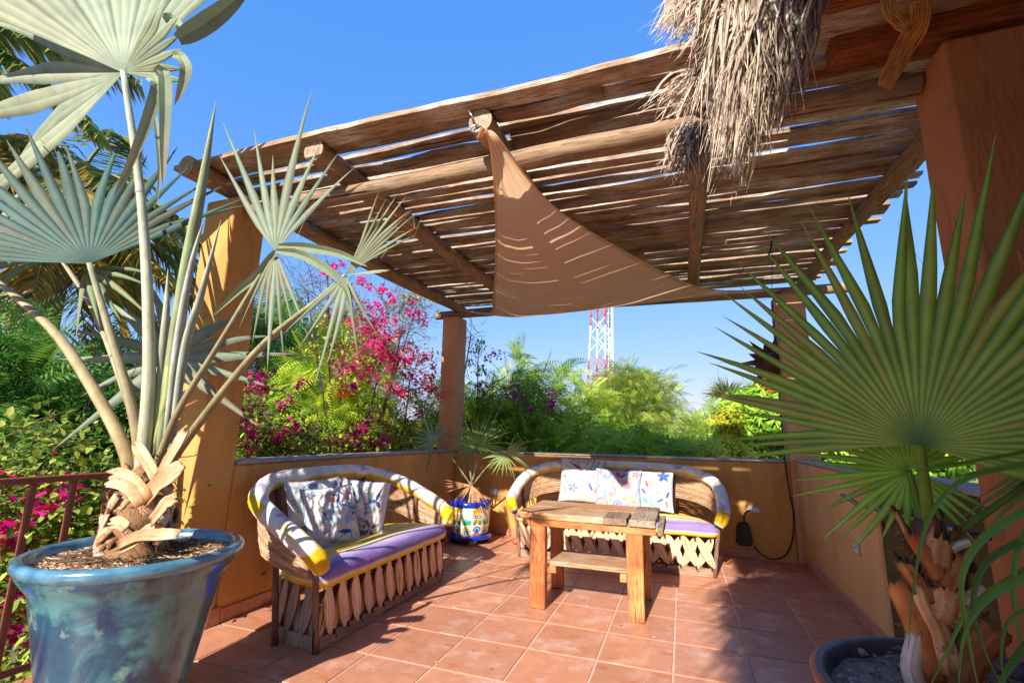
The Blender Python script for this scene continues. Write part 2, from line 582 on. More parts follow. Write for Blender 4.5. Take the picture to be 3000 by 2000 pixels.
PETIOLE = mat('leaf_stalk', (0.74, 0.77, 0.70), (0.50, 0.51, 0.44), scale=20, stretch=(1, 1, 0.35), tint=True, rough=0.6, bump=0.002, bscale=60, layers=[((0.60, 0.45, 0.28), 9, (1, 1, .5), .62, .80)])
BOOT = mat('dry_leaf_base', (0.82, 0.80, 0.78), (0.55, 0.45, 0.36), scale=9, stretch=(1, 1, 1), tint=True, rough=0.8, bump=0.003, bscale=22, bstretch=(3, 3, 1),
           layers=[((0.55, 0.27, 0.12), 8, (1, 1, 1), 0.55, 0.72), ((0.28, 0.19, 0.13), 24, (1, 1, 1), 0.62, 0.75)])
FIBRE = mat('palm_fibre', (0.12, 0.08, 0.055), (0.06, 0.04, 0.03), scale=30, rough=0.95, bump=0.006)
LEAF = mat('foliage', (1.85, 1.62, 1.15), tint=True, rough=0.55, spec=0.3, trans=0.4)
BRACT = mat('bougainvillea_bract', (1, 1, 1), tint=True, rough=0.6, spec=0.2, trans=0.4)
BARK = mat('bark', (0.22, 0.16, 0.12), (0.12, 0.085, 0.06), scale=12, rough=0.9, bump=0.01)
BARKPALE = mat('pale_palm_bark', (0.42, 0.31, 0.20), (0.26, 0.17, 0.10), scale=8, rough=0.9, bump=0.02)
EARTH = mat('garden_earth', (0.16, 0.13, 0.06), (0.07, 0.09, 0.03), scale=0.35, rough=0.95, layers=[((0.30, 0.24, 0.15), 0.15, (1, 1, 1), 0.55, 0.68)])
ROADM = mat('pale_road', (0.30, 0.29, 0.28), (0.24, 0.23, 0.22), scale=2, rough=0.9)
HILLM = mat('far_hill', (0.24, 0.27, 0.30), (0.20, 0.23, 0.25), scale=0.02, rough=1.0)
TWRED = mat('red_tower_paint', (0.45, 0.075, 0.035), rough=0.6)
TWWHT = mat('white_tower_paint', (0.78, 0.78, 0.78), rough=0.6)
GLASSD = mat('dark_window_glass', (0.03, 0.04, 0.05), rough=0.1, spec=0.6)
YELWALL = mat('yellow_house_wall', (0.62, 0.36, 0.10), (0.52, 0.28, 0.07), scale=2, rough=0.9)
TERRA = mat('terracotta_roof', (0.36, 0.11, 0.05), (0.26, 0.08, 0.04), scale=8, rough=0.8)

# ------------------------------------------------------------------ structure
GZ = -3.3
XL, XR, YB = -2.8, 1.08, 5.7                  # inner faces of the parapets
o = MB().add([(-900, -300, GZ), (900, -300, GZ), (900, 1500, GZ), (-900, 1500, GZ)], [(0, 1, 2, 3)]).build('ground', EARTH)
tag(o, kind='structure')
o = MB().add([(-40, 17, GZ + .02), (12, 27, GZ + .02), (12, 31, GZ + .02), (-40, 22, GZ + .02)], [(0, 1, 2, 3)]).build('road', ROADM)
tag(o, kind='structure')
# hills on the horizon
mb = MB()
hx = np.linspace(-900, 900, 90)
hy = 1100
hh = 12 + 22 * np.abs(np.sin(hx * 0.006 + 1)) + 9 * np.sin(hx * 0.023) + 4 * np.sin(hx * 0.07)
V = []
for x, h in zip(hx, hh):
    V += [(x, hy, GZ - 1), (x, hy + 60, GZ + max(3, h) * 1.3), (x, hy + 200, GZ - 1)]
F = []
for i in range(len(hx) - 1):
    a = i * 3
    F += [(a, a + 3, a + 4, a + 1), (a + 1, a + 4, a + 5, a + 2)]
tag(mb.add(V, F).build('hills', HILLM, smooth=True), kind='structure')

# terrace slab with every tile a piece of its own
slab = MB().add(box8(XL - 0.26, 1.62, -3.0, YB + 0.26, GZ, -0.006), BOXF).build('floor', GROUT)
tag(slab, kind='structure')
PX, PY = 0.3955, 0.4015
X0, Y0 = -1.685 - 3 * PX, 2.452 - 14 * PY
GAP = 0.006
k = 0
for i in range(-2, 12):
    for j in range(0, 25):
        x0, x1 = X0 + i * PX + GAP, X0 + (i + 1) * PX - GAP
        y0, y1 = Y0 + j * PY + GAP, Y0 + (j + 1) * PY - GAP
        x0, x1 = max(x0, XL if y1 > 2.17 else XL - 0.25), min(x1, 1.60)
        if y0 > YB - 0.02:
            continue
        if x0 > XR - 0.02 and y0 > 3.4:
            continue
        if j < 6 and (i < 1):
            continue
        y1 = min(y1, YB)
        if y0 > 3.4:
            x1 = min(x1, XR)
        if x1 - x0 < 0.04 or y1 - y0 < 0.04:
            continue
        h = 0.0 + random.uniform(-0.0008, 0.0008)
        V, F = bevelbox(x0, x1, y0, y1, -0.008, h, 0.0022, seed=k)
        # local origin at the tile so that each tile carries its own pattern
        ob = MB().add(V, F).build('tile', TILE, off=((x0 + x1) / 2, (y0 + y1) / 2, 0))
        ob.location = ((x0 + x1) / 2, (y0 + y1) / 2, 0)
        ob.parent = slab
        k += 1


def wall(name, x0, x1, y0, y1, z0, z1, m, label, cat='wall'):
    e = empty(name, ((x0 + x1) / 2, (y0 + y1) / 2, z0), label, cat)
    V, F = bevelbox(x0, x1, y0, y1, z0, z1, 0.012)
    MB().add(V, F).build('masonry', m, e)
    return e


wl = wall('parapet_wall', XL - 0.26, XL, 2.43, 5.65, -0.5, 0.965, OCHRE, 'low ochre parapet wall behind the sofa with the purple and yellow seat on the left')
wb = wall('parapet_wall', XL, 1.03, YB, YB + 0.24, -0.5, 0.960, OCHRE, 'low ochre parapet wall along the back, behind the sofa and the wooden table')
wr = wall('parapet_wall', XR, XR + 0.24, 3.56, YB, -0.5, 0.975, ORAN, 'low ochre parapet wall on the right with a square outlet above the skirting')
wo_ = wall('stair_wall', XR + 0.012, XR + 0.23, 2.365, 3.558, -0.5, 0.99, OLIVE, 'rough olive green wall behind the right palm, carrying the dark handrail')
for e, (x0, x1, y0, y1, z) in ((wl, (XL - 0.275, XL + 0.012, 2.44, 5.64, 0.965)), (wb, (XL + 0.01, 1.02, YB - 0.012, YB + 0.255, 0.960)), (wr, (XR - 0.012, XR + 0.255, 3.55, YB - 0.02, 0.975))):
    V, F = bevelbox(x0, x1, y0, y1, z + 0.002, z + 0.02, 0.005)
    MB().add(V, F).build('coping', COPING, e)
V, F = bevelbox(XR + 0.0, XR + 0.245, 2.37, 3.54, 0.992, 1.01, 0.005)
MB().add(V, F).build('coping', COPING, wo_)
# the house behind and to the right of the camera, which shades the roofed corner
hs = empty('house', (2.3, -1.0, 0), 'ochre house wall under the thatched roof, beyond the right edge', 'house')
V, F = bevelbox(2.3, 2.5, -3.2, 2.36, -0.4, 3.6, 0.01)
MB().add(V, F).build('wall', PINKO, hs)
V, F = bevelbox(0.55, 2.29, -3.2, -3.0, -0.4, 3.3, 0.01)
MB().add(V, F).build('wall', PINKO, hs)
V, F = bevelbox(0.72, 2.29, 0.85, 1.05, -0.4, 3.3, 0.01)  # unseen slab beside the view, added to keep sky light off the pillar
MB().add(V, F).build('wall', PINKO, hs)
# skirting tiles
for j in range(9):
    x0, x1 = X0 + j * PX + 0.002, X0 + (j + 1) * PX - 0.002
    x0, x1 = max(x0, XL), min(x1, XR - 0.012)
    if x1 - x0 > 0.03:
        V, F = bevelbox(x0, x1, YB - 0.012, YB - 0.001, 0.001, 0.085, 0.002)
        ob = MB().add(V, F).build('skirting_tile', TILE, wb)
for j in range(6):
    y0, y1 = 3.56 + j * PY - 0.31, 3.56 + (j + 1) * PY - 0.31 - 0.004
    y0, y1 = max(y0, 3.57), min(y1, YB - 0.014)
    if y1 - y0 > 0.03:
        V, F = bevelbox(XR - 0.012, XR - 0.001, y0, y1, 0.001, 0.085, 0.002)
        MB().add(V, F).build('skirting_tile', TILE, wr)
for j in range(9):
    y0, y1 = 2.45 + j * PY, 2.45 + (j + 1) * PY - 0.004
    y1 = min(y1, YB - 0.014)
    if y1 - y0 > 0.03:
        V, F = bevelbox(XL + 0.001, XL + 0.012, y0, y1, 0.001, 0.085, 0.002)
        MB().add(V, F).build('skirting_tile', TILE, wl)


def pillar(x0, x1, y0, y1, z0, z1, m, label, taper=0.0):
    """rounded plaster pillar with slightly uneven arrises"""
    e = empty('pillar', ((x0 + x1) / 2, (y0 + y1) / 2, z0), label, 'pillar')
    cx, cy, hx_, hy_ = (x0 + x1) / 2, (y0 + y1) / 2, (x1 - x0) / 2, (y1 - y0) / 2
    V, F = [], []
    lv = 26
    ring = []
    for c_ in range(4):
        sx, sy = [(1, 1), (-1, 1), (-1, -1), (1, -1)][c_]
        for a in np.linspace(0, pi / 2, 4):
            ring.append((sx, sy, c_, a))
    rr = 0.014
    zs = list(np.linspace(z0, z1 - 0.02, lv)) + [z1 - 0.006, z1]
    for li, z in enumerate(zs):
        tp = 1 - taper * (z - z0) / (z1 - z0)
        ins = 0.0 if li < lv else (0.006 if li == lv else 0.022)
        for (sx, sy, c_, a) in ring:
            a0 = c_ * pi / 2 + a
            jx = 0.0018 * sin(z * 23 + c_ * 2 + 5 * x0) + 0.0012 * sin(z * 61 + c_)
            V.append((cx + sx * (hx_ * tp - rr - ins + jx) + rr * cos(a0), cy + sy * (hy_ * tp - rr - ins + jx) + rr * sin(a0), z))
    n = len(ring)
    for i in range(len(zs) - 1):
        for q in range(n):
            a, b = i * n + q, i * n + (q + 1) % n
            F.append((a, b, b + n, a + n))
    F.append(tuple(range((len(zs) - 1) * n, len(zs) * n)))
    MB().add(V, F).build('shaft', m, e, smooth=False)
    return e


pl = pillar(-3.065, XL, 2.165, 2.428, GZ, 2.755, OCHRE, 'sunlit ochre pillar between the blue pot palm and the left sofa')
V, F = bevelbox(XL - 0.06, XL + 0.014, 2.33, 2.445, 0.001, 0.10, 0.002)
MB().add(V, F).build('skirting_tile', TILE, pl)
pillar(XL - 0.245, XL - 0.0, 5.652, 5.92, GZ, 2.765, PINKO, 'square pillar in the far left corner, striped by light through the slats')
pillar(1.032, 1.32, 5.702, 5.98, GZ, 2.765, PINKO, 'far right pillar with the black metal sun on its side')
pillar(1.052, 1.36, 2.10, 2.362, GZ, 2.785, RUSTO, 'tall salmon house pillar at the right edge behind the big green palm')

# ------------------------------------------------------------------ pergola
pg = empty('pergola', (-0.8, 2.3, 2.75), 'pergola of weathered grey-brown slats over round log rafters', 'pergola')
zr = lambda y: 2.845 + (y - 1.9) * 0.026        # rafter centre height


def log(name, a, b, r, m, parent, seed=0, ends=True, wob=0.012, n=12, seg=16):
    q = random.Random(seed)
    a, b = np.array(a, float), np.array(b, float)
    ph = [q.uniform(0, 6) for _ in range(4)]
    P, R = [], []
    for i in range(seg + 1):
        t = i / seg
        P.append(a * (1 - t) + b * t + np.array([wob * sin(3 * t + ph[0]), wob * 0.3 * sin(4 * t + ph[1]), wob * sin(5 * t + ph[2])]))
        R.append(r * (1 + 0.07 * sin(7 * t + ph[3]) + q.uniform(-0.03, 0.03)) * (1.05 - 0.1 * t))
    V, F = tube(P, R, n, cap=False)
    o = MB().add(V, F).build(name, m, parent, smooth=True)
    if ends:
        for p_, r_, s_ in ((P[0], R[0], -1), (P[-1], R[-1], 1)):
            d_ = nz(b - a) * s_
            s0 = nz(np.cross(d_, [0, 0, 1]))
            u0 = np.cross(s0, d_)
            vv = [p_ + d_ * 0.004]
            for k_ in range(16):
                ang = 2 * pi * k_ / 16
                vv.append(p_ + d_ * 0.001 + r_ * 1.0 * (cos(ang) * s0 + sin(ang) * u0))
            MB().add(vv, [(0, 1 + k_, 1 + (k_ + 1) % 16) for k_ in range(16)]).build('end_grain', LOGEND, o)
    return o


RX = [(-2.95, 1.90, 0.068), (-2.035, 2.02, 0.066), (-0.935, 2.06, 0.066), (0.187, 2.12, 0.062), (1.36, 2.20, 0.062)]
for i, (x, y0, r) in enumerate(RX):
    log('rafter', (x, y0, zr(y0)), (x + (0.04 if i == 4 else 0.0), 6.08, zr(6.08)), r, LOGY, pg, seed=i + 3)
log('beam', (-2.79, 2.30, 2.715), (1.05, 2.28, 2.715), 0.058, LOGX, pg, seed=21, wob=0.018, seg=26)
log('beam', (-3.22, 5.80, 2.825), (1.75, 5.80, 2.825), 0.058, LOGX, pg, seed=22, wob=0.012, seg=26)
# rusty white bracket on the left pillar
V, F = bevelbox(-2.955, -2.80, 2.24, 2.40, 2.756, 2.80, 0.003)
MB().add(V, F).build('metal_bracket', WHITEM, pg)


def slat(x0, x1, y, wd, th, z, seed, skew=0.0, tilt=0.0):
    q = random.Random(seed)
    n = max(4, int((x1 - x0) / 0.16))
    e1, e2, e3 = q.uniform(0, 6), q.uniform(0, 6), q.uniform(0, 6)
    V = []
    for i in range(n + 1):
        t = i / n
        x = x0 + (x1 - x0) * t
        yc = y + skew * (t - 0.5) + 0.009 * sin(t * 5 + e1) + 0.004 * sin(t * 17 + e2)
        wa = wd / 2 * (1 + 0.14 * sin(t * 9 + e2) + q.uniform(-0.10, 0.10))
        wb_ = wd / 2 * (1 + 0.14 * sin(t * 7 + e3) + q.uniform(-0.10, 0.10))
        zc = z + 0.006 * sin(t * 6 + e3)
        V += [(x, yc - wa, zc - tilt), (x, yc + wb_, zc + tilt), (x, yc + wb_ * 0.94, zc + th + tilt), (x, yc - wa * 0.94, zc + th - tilt)]
    F = [(3, 2, 1, 0)]
    for i in range(n):
        a = i * 4
        for k_ in range(4):
            b, c_ = a + k_, a + (k_ + 1) % 4
            F.append((b, c_, c_ + 4, b + 4))
    F.append((n * 4, n * 4 + 1, n * 4 + 2, n * 4 + 3))
    # origin at the slat so that grain differs
    ob = MB().add(V, F).build('slat', SLATW, off=((x0 + x1) / 2, y, z))
    ob.location = tuple(np.array(((x0 + x1) / 2, y, z)) - wloc(pg))
    ob.parent = pg


y = 1.975
row = 0
q = random.Random(5)
while y < 6.12:
    front = row < 8
    wd = q.uniform(0.055, 0.10) if not front else [0.12, 0.10, 0.095, 0.10, 0.085, 0.085, 0.08, 0.085][row]
    gap = q.uniform(0.007, 0.030) if not front else [0.010, 0.044, 0.048, 0.050, 0.042, 0.046, 0.040, 0.034][row]
    if q.random() < 0.18 and not front:
        gap += 0.02
    th = (q.uniform(0.020, 0.030) if row > 7 else 0.031) if row else 0.034
    z = zr(y) + 0.067
    xs, xe = -3.16 + q.uniform(-0.05, 0.06), 1.53 + q.uniform(-0.06, 0.1)
    if row == 0:
        xs, xe = -3.20, 1.5
    if front and row % 2 == 0 or q.random() < 0.25:
        cuts = [xs, xe]
    else:
        c1 = q.choice([-2.03, -0.93, 0.19]) + q.uniform(-0.05, 0.05)
        cuts = [xs, c1, xe]
        if q.random() < 0.3:
            c2 = 0.19 + q.uniform(-0.06, 0.3)
            if c2 - c1 > 0.6:
                cuts = [xs, c1, c2, xe]
    for a, b in zip(cuts[:-1], cuts[1:]):
        dy = q.uniform(-0.008, 0.008)
        slat(a + 0.004, b - 0.004, y + wd / 2 + dy, wd, th, z + q.choice([0, 0.003, 0.008, 0.012]), q.random(), skew=q.uniform(-0.025, 0.025), tilt=q.uniform(-0.004, 0.004))
    # offcuts laid on top over the joints
    if row > 8 and q.random() < 0.6:
        a = q.uniform(-2.9, 0.9)
        slat(a, a + q.uniform(0.4, 1.5), y + wd + gap / 2, q.uniform(0.05, 0.09), 0.02, z + 0.05, q.random(), skew=q.uniform(-0.03, 0.03))
    y += wd + gap
    row += 1
# short offcuts under the front slats by the third rafter
slat(-0.88, -0.30, 2.13, 0.075, 0.03, zr(2.1) + 0.030, 771)
slat(-0.86, 0.02, 2.30, 0.05, 0.035, zr(2.2) + 0.026, 772, skew=-0.03)
slat(-1.75, -0.99, 2.35, 0.05, 0.03, zr(2.2) + 0.028, 773)

# ------------------------------------------------------------------ shade sail
A_ = np.array([-0.955, 2.055, 2.735])
edgeL = [A_, at(1421, 374, z=2.665), at(1441, 460, z=2.60), at(1449, 560, z=2.60), at(1453, 700, z=2.61), at(1450, 820, z=2.63), at(1443, 880, z=2.645), at(1432, 916, z=2.66), at(1330, 905, y=5.62)]
edgeR = [A_, at(1437, 386, z=2.67), at(1480, 432, z=2.615), at(1560, 540, z=2.60), at(1660, 635, z=2.61), at(1810, 725, z=2.63), at(1950, 800, z=2.66), at(2080, 848, z=2.69), at(2290, 850, y=5.66)]
edgeB = [at(1330, 905, y=5.62), at(1432, 922, y=5.45), at(1540, 919, y=5.35), at(1700, 908, y=5.25), at(1900, 887, y=5.3), at(2080, 866, y=5.45), at(2290, 850, y=5.66)]
n = 64
EL, ER, EB = bez(edgeL, n + 1), bez(edgeR, n + 1), bez(edgeB, n + 1)
V = np.zeros((n + 1, n + 1, 3))
for i in range(n + 1):
    t = i / n
    for j in range(n + 1):
        s_ = j / n
        base = (1 - s_) * EL[i] + s_ * ER[i]
        corr = EB[j] - ((1 - s_) * EL[-1] + s_ * ER[-1])
        p_ = base + corr * t ** 3
        p_ = p_ - np.array([0, 0, 0.05 * sin(pi * s_) * t * (1 - t ** 3) * 1.5])
        p_ = p_ + np.array([0, 0, 0.006 * sin(s_ * 26 + 2 * t) * (1 - t) ** 1.5 * min(1, t * 6) + 0.007 * sin(t * 34 + s_ * 9) * (abs(s_ - .5) * 2) ** 4 * t * (1 - t ** 6)])
        V[i, j] = p_
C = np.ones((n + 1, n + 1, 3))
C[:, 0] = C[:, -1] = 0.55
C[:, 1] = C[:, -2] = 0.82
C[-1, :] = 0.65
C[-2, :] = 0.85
F = [(i * (n + 1) + j, i * (n + 1) + j + 1, (i + 1) * (n + 1) + j + 1, (i + 1) * (n + 1) + j) for i in range(n) for j in range(n)]
sail = empty('shade_sail', tuple(A_), 'triangular tan shade sail hung beneath the slats by a hook on the log end', 'shade sail')
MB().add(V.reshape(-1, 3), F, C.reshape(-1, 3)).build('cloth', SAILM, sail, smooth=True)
for E_ in (EL, ER, EB):
    MB().add(*tube(E_, 0.006, 5)).build('hem', SAILM, sail, smooth=True)
mb = MB()
rc = A_ + np.array([0.0, -0.02, 0.045])
MB().add(*tube([rc + 0.028 * np.array([cos(a), 0.3 * sin(a), sin(a)]) for a in np.linspace(0.4, 2 * pi + 0.2, 14)], 0.0045, 6)).build('ring', GALV, sail, smooth=True)
mb.add(*tube([rc + np.array([0, 0, 0.02]), rc + np.array([-0.012, -0.03, 0.055]), rc + np.array([-0.03, -0.035, 0.085]), rc + np.array([-0.035, 0.0, 0.10]), rc + np.array([-0.03, 0.06, 0.10])], 0.0045, 6))
mb.build('hook', GALV, sail, smooth=True)
for (a, b) in ((EL[-1], (-2.83, 5.66, 2.80)), (ER[-1], (1.08, 5.74, 2.80))):
    MB().add(*tube([a, np.array(a) * 0.5 + np.array(b) * 0.5, b], 0.006, 6)).build('tie_cord', LASH, sail)

# ------------------------------------------------------------------ palapa roof on the right
pr = empty('thatched_roof', (0.9, 1.6, 2.8), 'palm thatched roof corner on reddish beams hanging over the upper right', 'thatched roof')
# sloping thatch deck with thickness, ragged edge below
zt = lambda x, yy: 2.92 + 0.45 * max(0.0, x) - 0.02
deck = []
for (xa, xb, ya, yb) in ((-0.06, 3.6, -4.5, -0.55), (0.42, 3.6, -0.55, 1.55), (0.66, 3.6, 1.55, 2.30)):
    V, F = [], []
    nx, ny = 30, 30
    for lay in (0, 1):
        for i in range(nx + 1):
            for j in range(ny + 1):
                x = xa + (xb - xa) * i / nx
                yy = ya + (yb - ya) * j / ny
                jit = 0.02 * sin(x * 31 + yy * 17) + 0.015 * sin(yy * 43)
                ex = 0.05 * sin(yy * 9) + 0.03 * sin(yy * 23) if i == 0 else 0
                V.append((x + ex, yy, zt(x, yy) + 0.30 + jit + lay * 0.16 + (0 if ya < 0 else 0.0)))
    K = (nx + 1) * (ny + 1)
    idx = lambda l, i, j: l * K + i * (ny + 1) + j
    for i in range(nx):
        for j in range(ny):
            F.append((idx(0, i, j), idx(0, i, j + 1), idx(0, i + 1, j + 1), idx(0, i + 1, j)))
            F.append((idx(1, i, j), idx(1, i + 1, j), idx(1, i + 1, j + 1), idx(1, i, j + 1)))
    for i in range(nx):
        F.append((idx(0, i, 0), idx(0, i + 1, 0), idx(1, i + 1, 0), idx(1, i, 0)))
        F.append((idx(0, i, ny), idx(1, i, ny), idx(1, i + 1, ny), idx(0, i + 1, ny)))
    for j in range(ny):
        F.append((idx(0, 0, j), idx(1, 0, j), idx(1, 0, j + 1), idx(0, 0, j + 1)))
        F.append((idx(0, nx, j), idx(0, nx, j + 1), idx(1, nx, j + 1), idx(1, nx, j)))
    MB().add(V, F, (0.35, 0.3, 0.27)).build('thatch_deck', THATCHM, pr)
beams = [((0.69, 2.17), (1.9, 2.12), 2.895, 0.062), ((0.30, 1.93), (1.95, 1.90), 2.93, 0.05), ((0.42, 2.36), (1.9, 2.33), 2.96, 0.055),
         ((0.45, 1.75), (1.9, 1.72), 2.98, 0.055), ((0.25, 2.05), (1.95, 2.02), 3.07, 0.05), ((0.5, 1.58), (1.9, 1.55), 3.02, 0.05)]
for i, (a, b, z, r) in enumerate(beams):
    if i in (0,):
        V, F = bevelbox(a[0], b[0], a[1] - r, a[1] + r, z - r * 1.1, z + r * 1.1, 0.010, seed=i, wob=0.004)
        MB().add(V, F).build('roof_beam', REDLOG, pr)
    else:
        log('roof_beam', (a[0], a[1], z), (b[0], b[1], z), r, REDLOG, pr, seed=40 + i, ends=False)
log('roof_pole', (1.45, 0.8, 3.10), (0.60, 2.10, 3.02), 0.04, LOGX, pr, seed=55)
def wrap(path, n_, off):
    P = bez(path, 16)
    T = np.gradient(P, axis=0)
    S_ = np.cross(T, [0.1, -0.9, -0.3])
    S_ /= np.linalg.norm(S_, axis=1, keepdims=True)
    e_ = bpy.data.objects.new('fibre_wrap', None)
    link(e_, pr)
    for i in range(n_):
        o_ = (i - (n_ - 1) / 2) * off
        wv = 1 - 0.35 * np.linspace(0, 1, 16) ** 3
        Q_ = P + S_ * (o_ * wv)[:, None] + np.random.default_rng(i).normal(size=P.shape) * .0012
        MB().add(*tube(Q_, 0.0062 * (1 + .12 * np.sin(np.arange(16) * 2.1 + i)), 7)).build('fibre_cord', ROPE, e_, smooth=True)


wrap([at(2700, -10, y=1.85), at(2690, 70, y=1.95), at(2640, 160, y=2.02), at(2590, 255, y=2.05)], 7, .0118)
wrap([at(2600, -10, y=1.85), at(2610, 40, y=1.85), at(2660, 90, y=1.9)], 4, .012)
# hanging thatch
mb = MB()


def strands(root, tip, spread_r, spread_t, n, y0, ydep, pale, wd=(0.004, 0.013), curl=0.05):
    n = int(n * 1.0)
    g = np.random.default_rng(int(abs(root[0] * 7 + tip[1])))
    for _ in range(n):
        yy = y0 + g.uniform(-ydep, ydep)
        a = at(root[0] + g.normal() * spread_r, root[1] + g.normal() * spread_r * 0.6, y=yy)
        k_ = g.beta(2.6, 1.2)
        tx, ty = tip[0] + g.normal() * spread_t, tip[1] + g.normal() * spread_t * 0.9
        b = at(root[0] * (1 - k_) + tx * k_, root[1] * (1 - k_) + ty * k_, y=yy - g.uniform(0, 0.10))
        sag = np.array([g.normal() * 0.02 * (b - a)[0] * 4, g.normal() * 0.02, 0])
        mid = (a + b) / 2 + np.array([g.normal() * curl * 0.4, g.normal() * curl * 0.5, curl * 0.3]) + sag
        P = bez([a, mid, b], 7)
        wv = g.uniform(*wd)
        W = wv * np.array([0.5, 1.0, 1.15, 1.0, 0.7, 0.4, 0.12])
        cc = np.clip(g.normal(pale, 0.27), 0.25, 1.4)
        c3 = cc * np.array([1.0, 1.0 - 0.06 * g.random(), 0.98 - 0.12 * g.random()])
        V, F = ribbon(P, W, nz([g.normal() * 0.9, -1, g.normal() * 0.5]), 0.28)
        mb.add(V, np.array(F), c3)


strands((2090, -90), (1925, 110), 26, 26, 190, 1.66, 0.08, 1.15)
strands((2130, -60), (1995, 150), 26, 34, 200, 1.62, 0.08, 1.05)
strands((2170, 20), (2060, 235), 30, 40, 200, 1.64, 0.08, 1.0)
strands((2085, 190), (1900, 335), 18, 34, 70, 1.74, 0.05, 1.2)
strands((2080, 200), (1985, 350), 18, 36, 80, 1.74, 0.05, 1.15)
strands((2200, -40), (2120, 420), 40, 50, 420, 1.62, 0.10, 1.0)
strands((2210, 60), (2140, 540), 42, 38, 420, 1.68, 0.08, 1.05)
strands((2235, 0), (2200, 470), 46, 44, 360, 1.66, 0.09, 0.85)
strands((2270, -60), (2265, 330), 46, 44, 300, 1.62, 0.10, 0.7)
strands((2320, -60), (2335, 300), 30, 30, 120, 1.66, 0.08, 0.62)
strands((2290, 150), (2290, 385), 20, 26, 60, 1.72, 0.05, 0.7)
strands((2370, -60), (2385, 110), 22, 14, 60, 1.68, 0.06, 0.62)
strands((2350, -90), (2440, -10), 40, 24, 60, 1.7, 0.06, 0.6)
strands((2040, 380), (2010, 540), 22, 34, 150, 2.10, 0.04, 0.6)
strands((2010, 380), (1960, 520), 18, 28, 60, 2.10, 0.04, 0.8)
th = mb.build('hanging_thatch', THATCHM, pr)
th['kind'] = 'stuff'
# ragged fringe along the eave beside and behind the camera
mb = MB()
g = np.random.default_rng(3)
m_ = 900
for _ in range(m_):
    yy = g.uniform(-3.2, 1.5)
    a = np.array([(0.0 if yy < -0.55 else 0.46) + g.normal() * 0.06, yy, (3.25 if yy < -.55 else 3.42) + g.normal() * 0.03])
    b = a + np.array([-0.14 + g.normal() * 0.06, g.normal() * 0.06, -g.uniform(0.18, 0.38)])
    V, F = ribbon(bez([a, (a + b) / 2 + g.normal(size=3) * 0.02, b], 4), np.array([0.012, 0.02, 0.014, 0.003]), nz(g.normal(size=3)), 0.25)
    mb.add(V, np.array(F), np.full(3, 0.8))
fr = mb.build('eave_fringe', THATCHM, pr)
fr['kind'] = 'stuff'

# ------------------------------------------------------------------ painted motifs (vertex colours)
class Paint:
    """paints flat motifs on points given as u, v in -1..1"""

    def __init__(s, u, v, base):
        s.u, s.v = u, v
        s.c = np.tile(np.asarray(base, float), (u.size, 1)).reshape(u.shape + (3,))

    def put(s, m, colr):
        s.c[m] = np.asarray(colr)

    def ell(s, x, y, a, b, ang, colr):
        du, dv = s.u - x, s.v - y
        c_, s_ = cos(ang), sin(ang)
        p_, q_ = (du * c_ + dv * s_) / a, (-du * s_ + dv * c_) / b
        s.put(p_ * p_ + q_ * q_ < 1, colr)

    def fan(s, x, y, r, a0, a1, colr, n=9, r0=0.0, colr2=None):
        du, dv = s.u - x, s.v - y
        rr, an = np.hypot(du, dv), np.arctan2(dv, du)
        t = (an - a0) % (2 * pi)
        inn = (t < (a1 - a0)) & (rr < r) & (rr > r0)
        s.put(inn & ((t / (a1 - a0) * n) % 1 < 0.62), colr)
        if colr2 is not None:
            s.put(inn & ((t / (a1 - a0) * n) % 1 >= 0.62), colr2)

    def line(s, pts, w_, colr):
        for (x0, y0), (x1, y1) in zip(pts[:-1], pts[1:]):
            dx, dy = x1 - x0, y1 - y0
            t = np.clip(((s.u - x0) * dx + (s.v - y0) * dy) / (dx * dx + dy * dy + 1e-9), 0, 1)
            s.put(np.hypot(s.u - x0 - t * dx, s.v - y0 - t * dy) < w_, colr)

    def flower(s, x, y, r, n, colr, cc=None, ph=0.0, thin=0.35):
        for k_ in range(n):
            a = ph + 2 * pi * k_ / n
            s.ell(x + r * 0.55 * cos(a), y + r * 0.55 * sin(a), r * 0.5, r * 0.5 * thin, a, colr)
        if cc is not None:
            s.ell(x, y, r * 0.22, r * 0.22, 0, cc)

    def sprig(s, x, y, L_, ang, colr, n=4, r=0.055, colr2=None):
        s.line([(x, y), (x + L_ * cos(ang), y + L_ * sin(ang))], 0.014, colr)
        for k_ in range(n):
            t = 0.25 + 0.75 * k_ / (n - 1)
            for sd in (-1, 1):
                s.ell(x + L_ * t * cos(ang) - sd * 0.11 * sin(ang), y + L_ * t * sin(ang) + sd * 0.11 * cos(ang), r, r, 0, colr if sd > 0 or colr2 is None else colr2)


BL, NV, TQ, CR, PH, MV, GRY, RDc = lin('#2b6fc4'), lin('#1d3f9a'), lin('#5fb6cf'), lin('#e8e0d8'), lin('#e8a98a'), lin('#9a87b8'), lin('#8fb7b9'), lin('#d9536a')


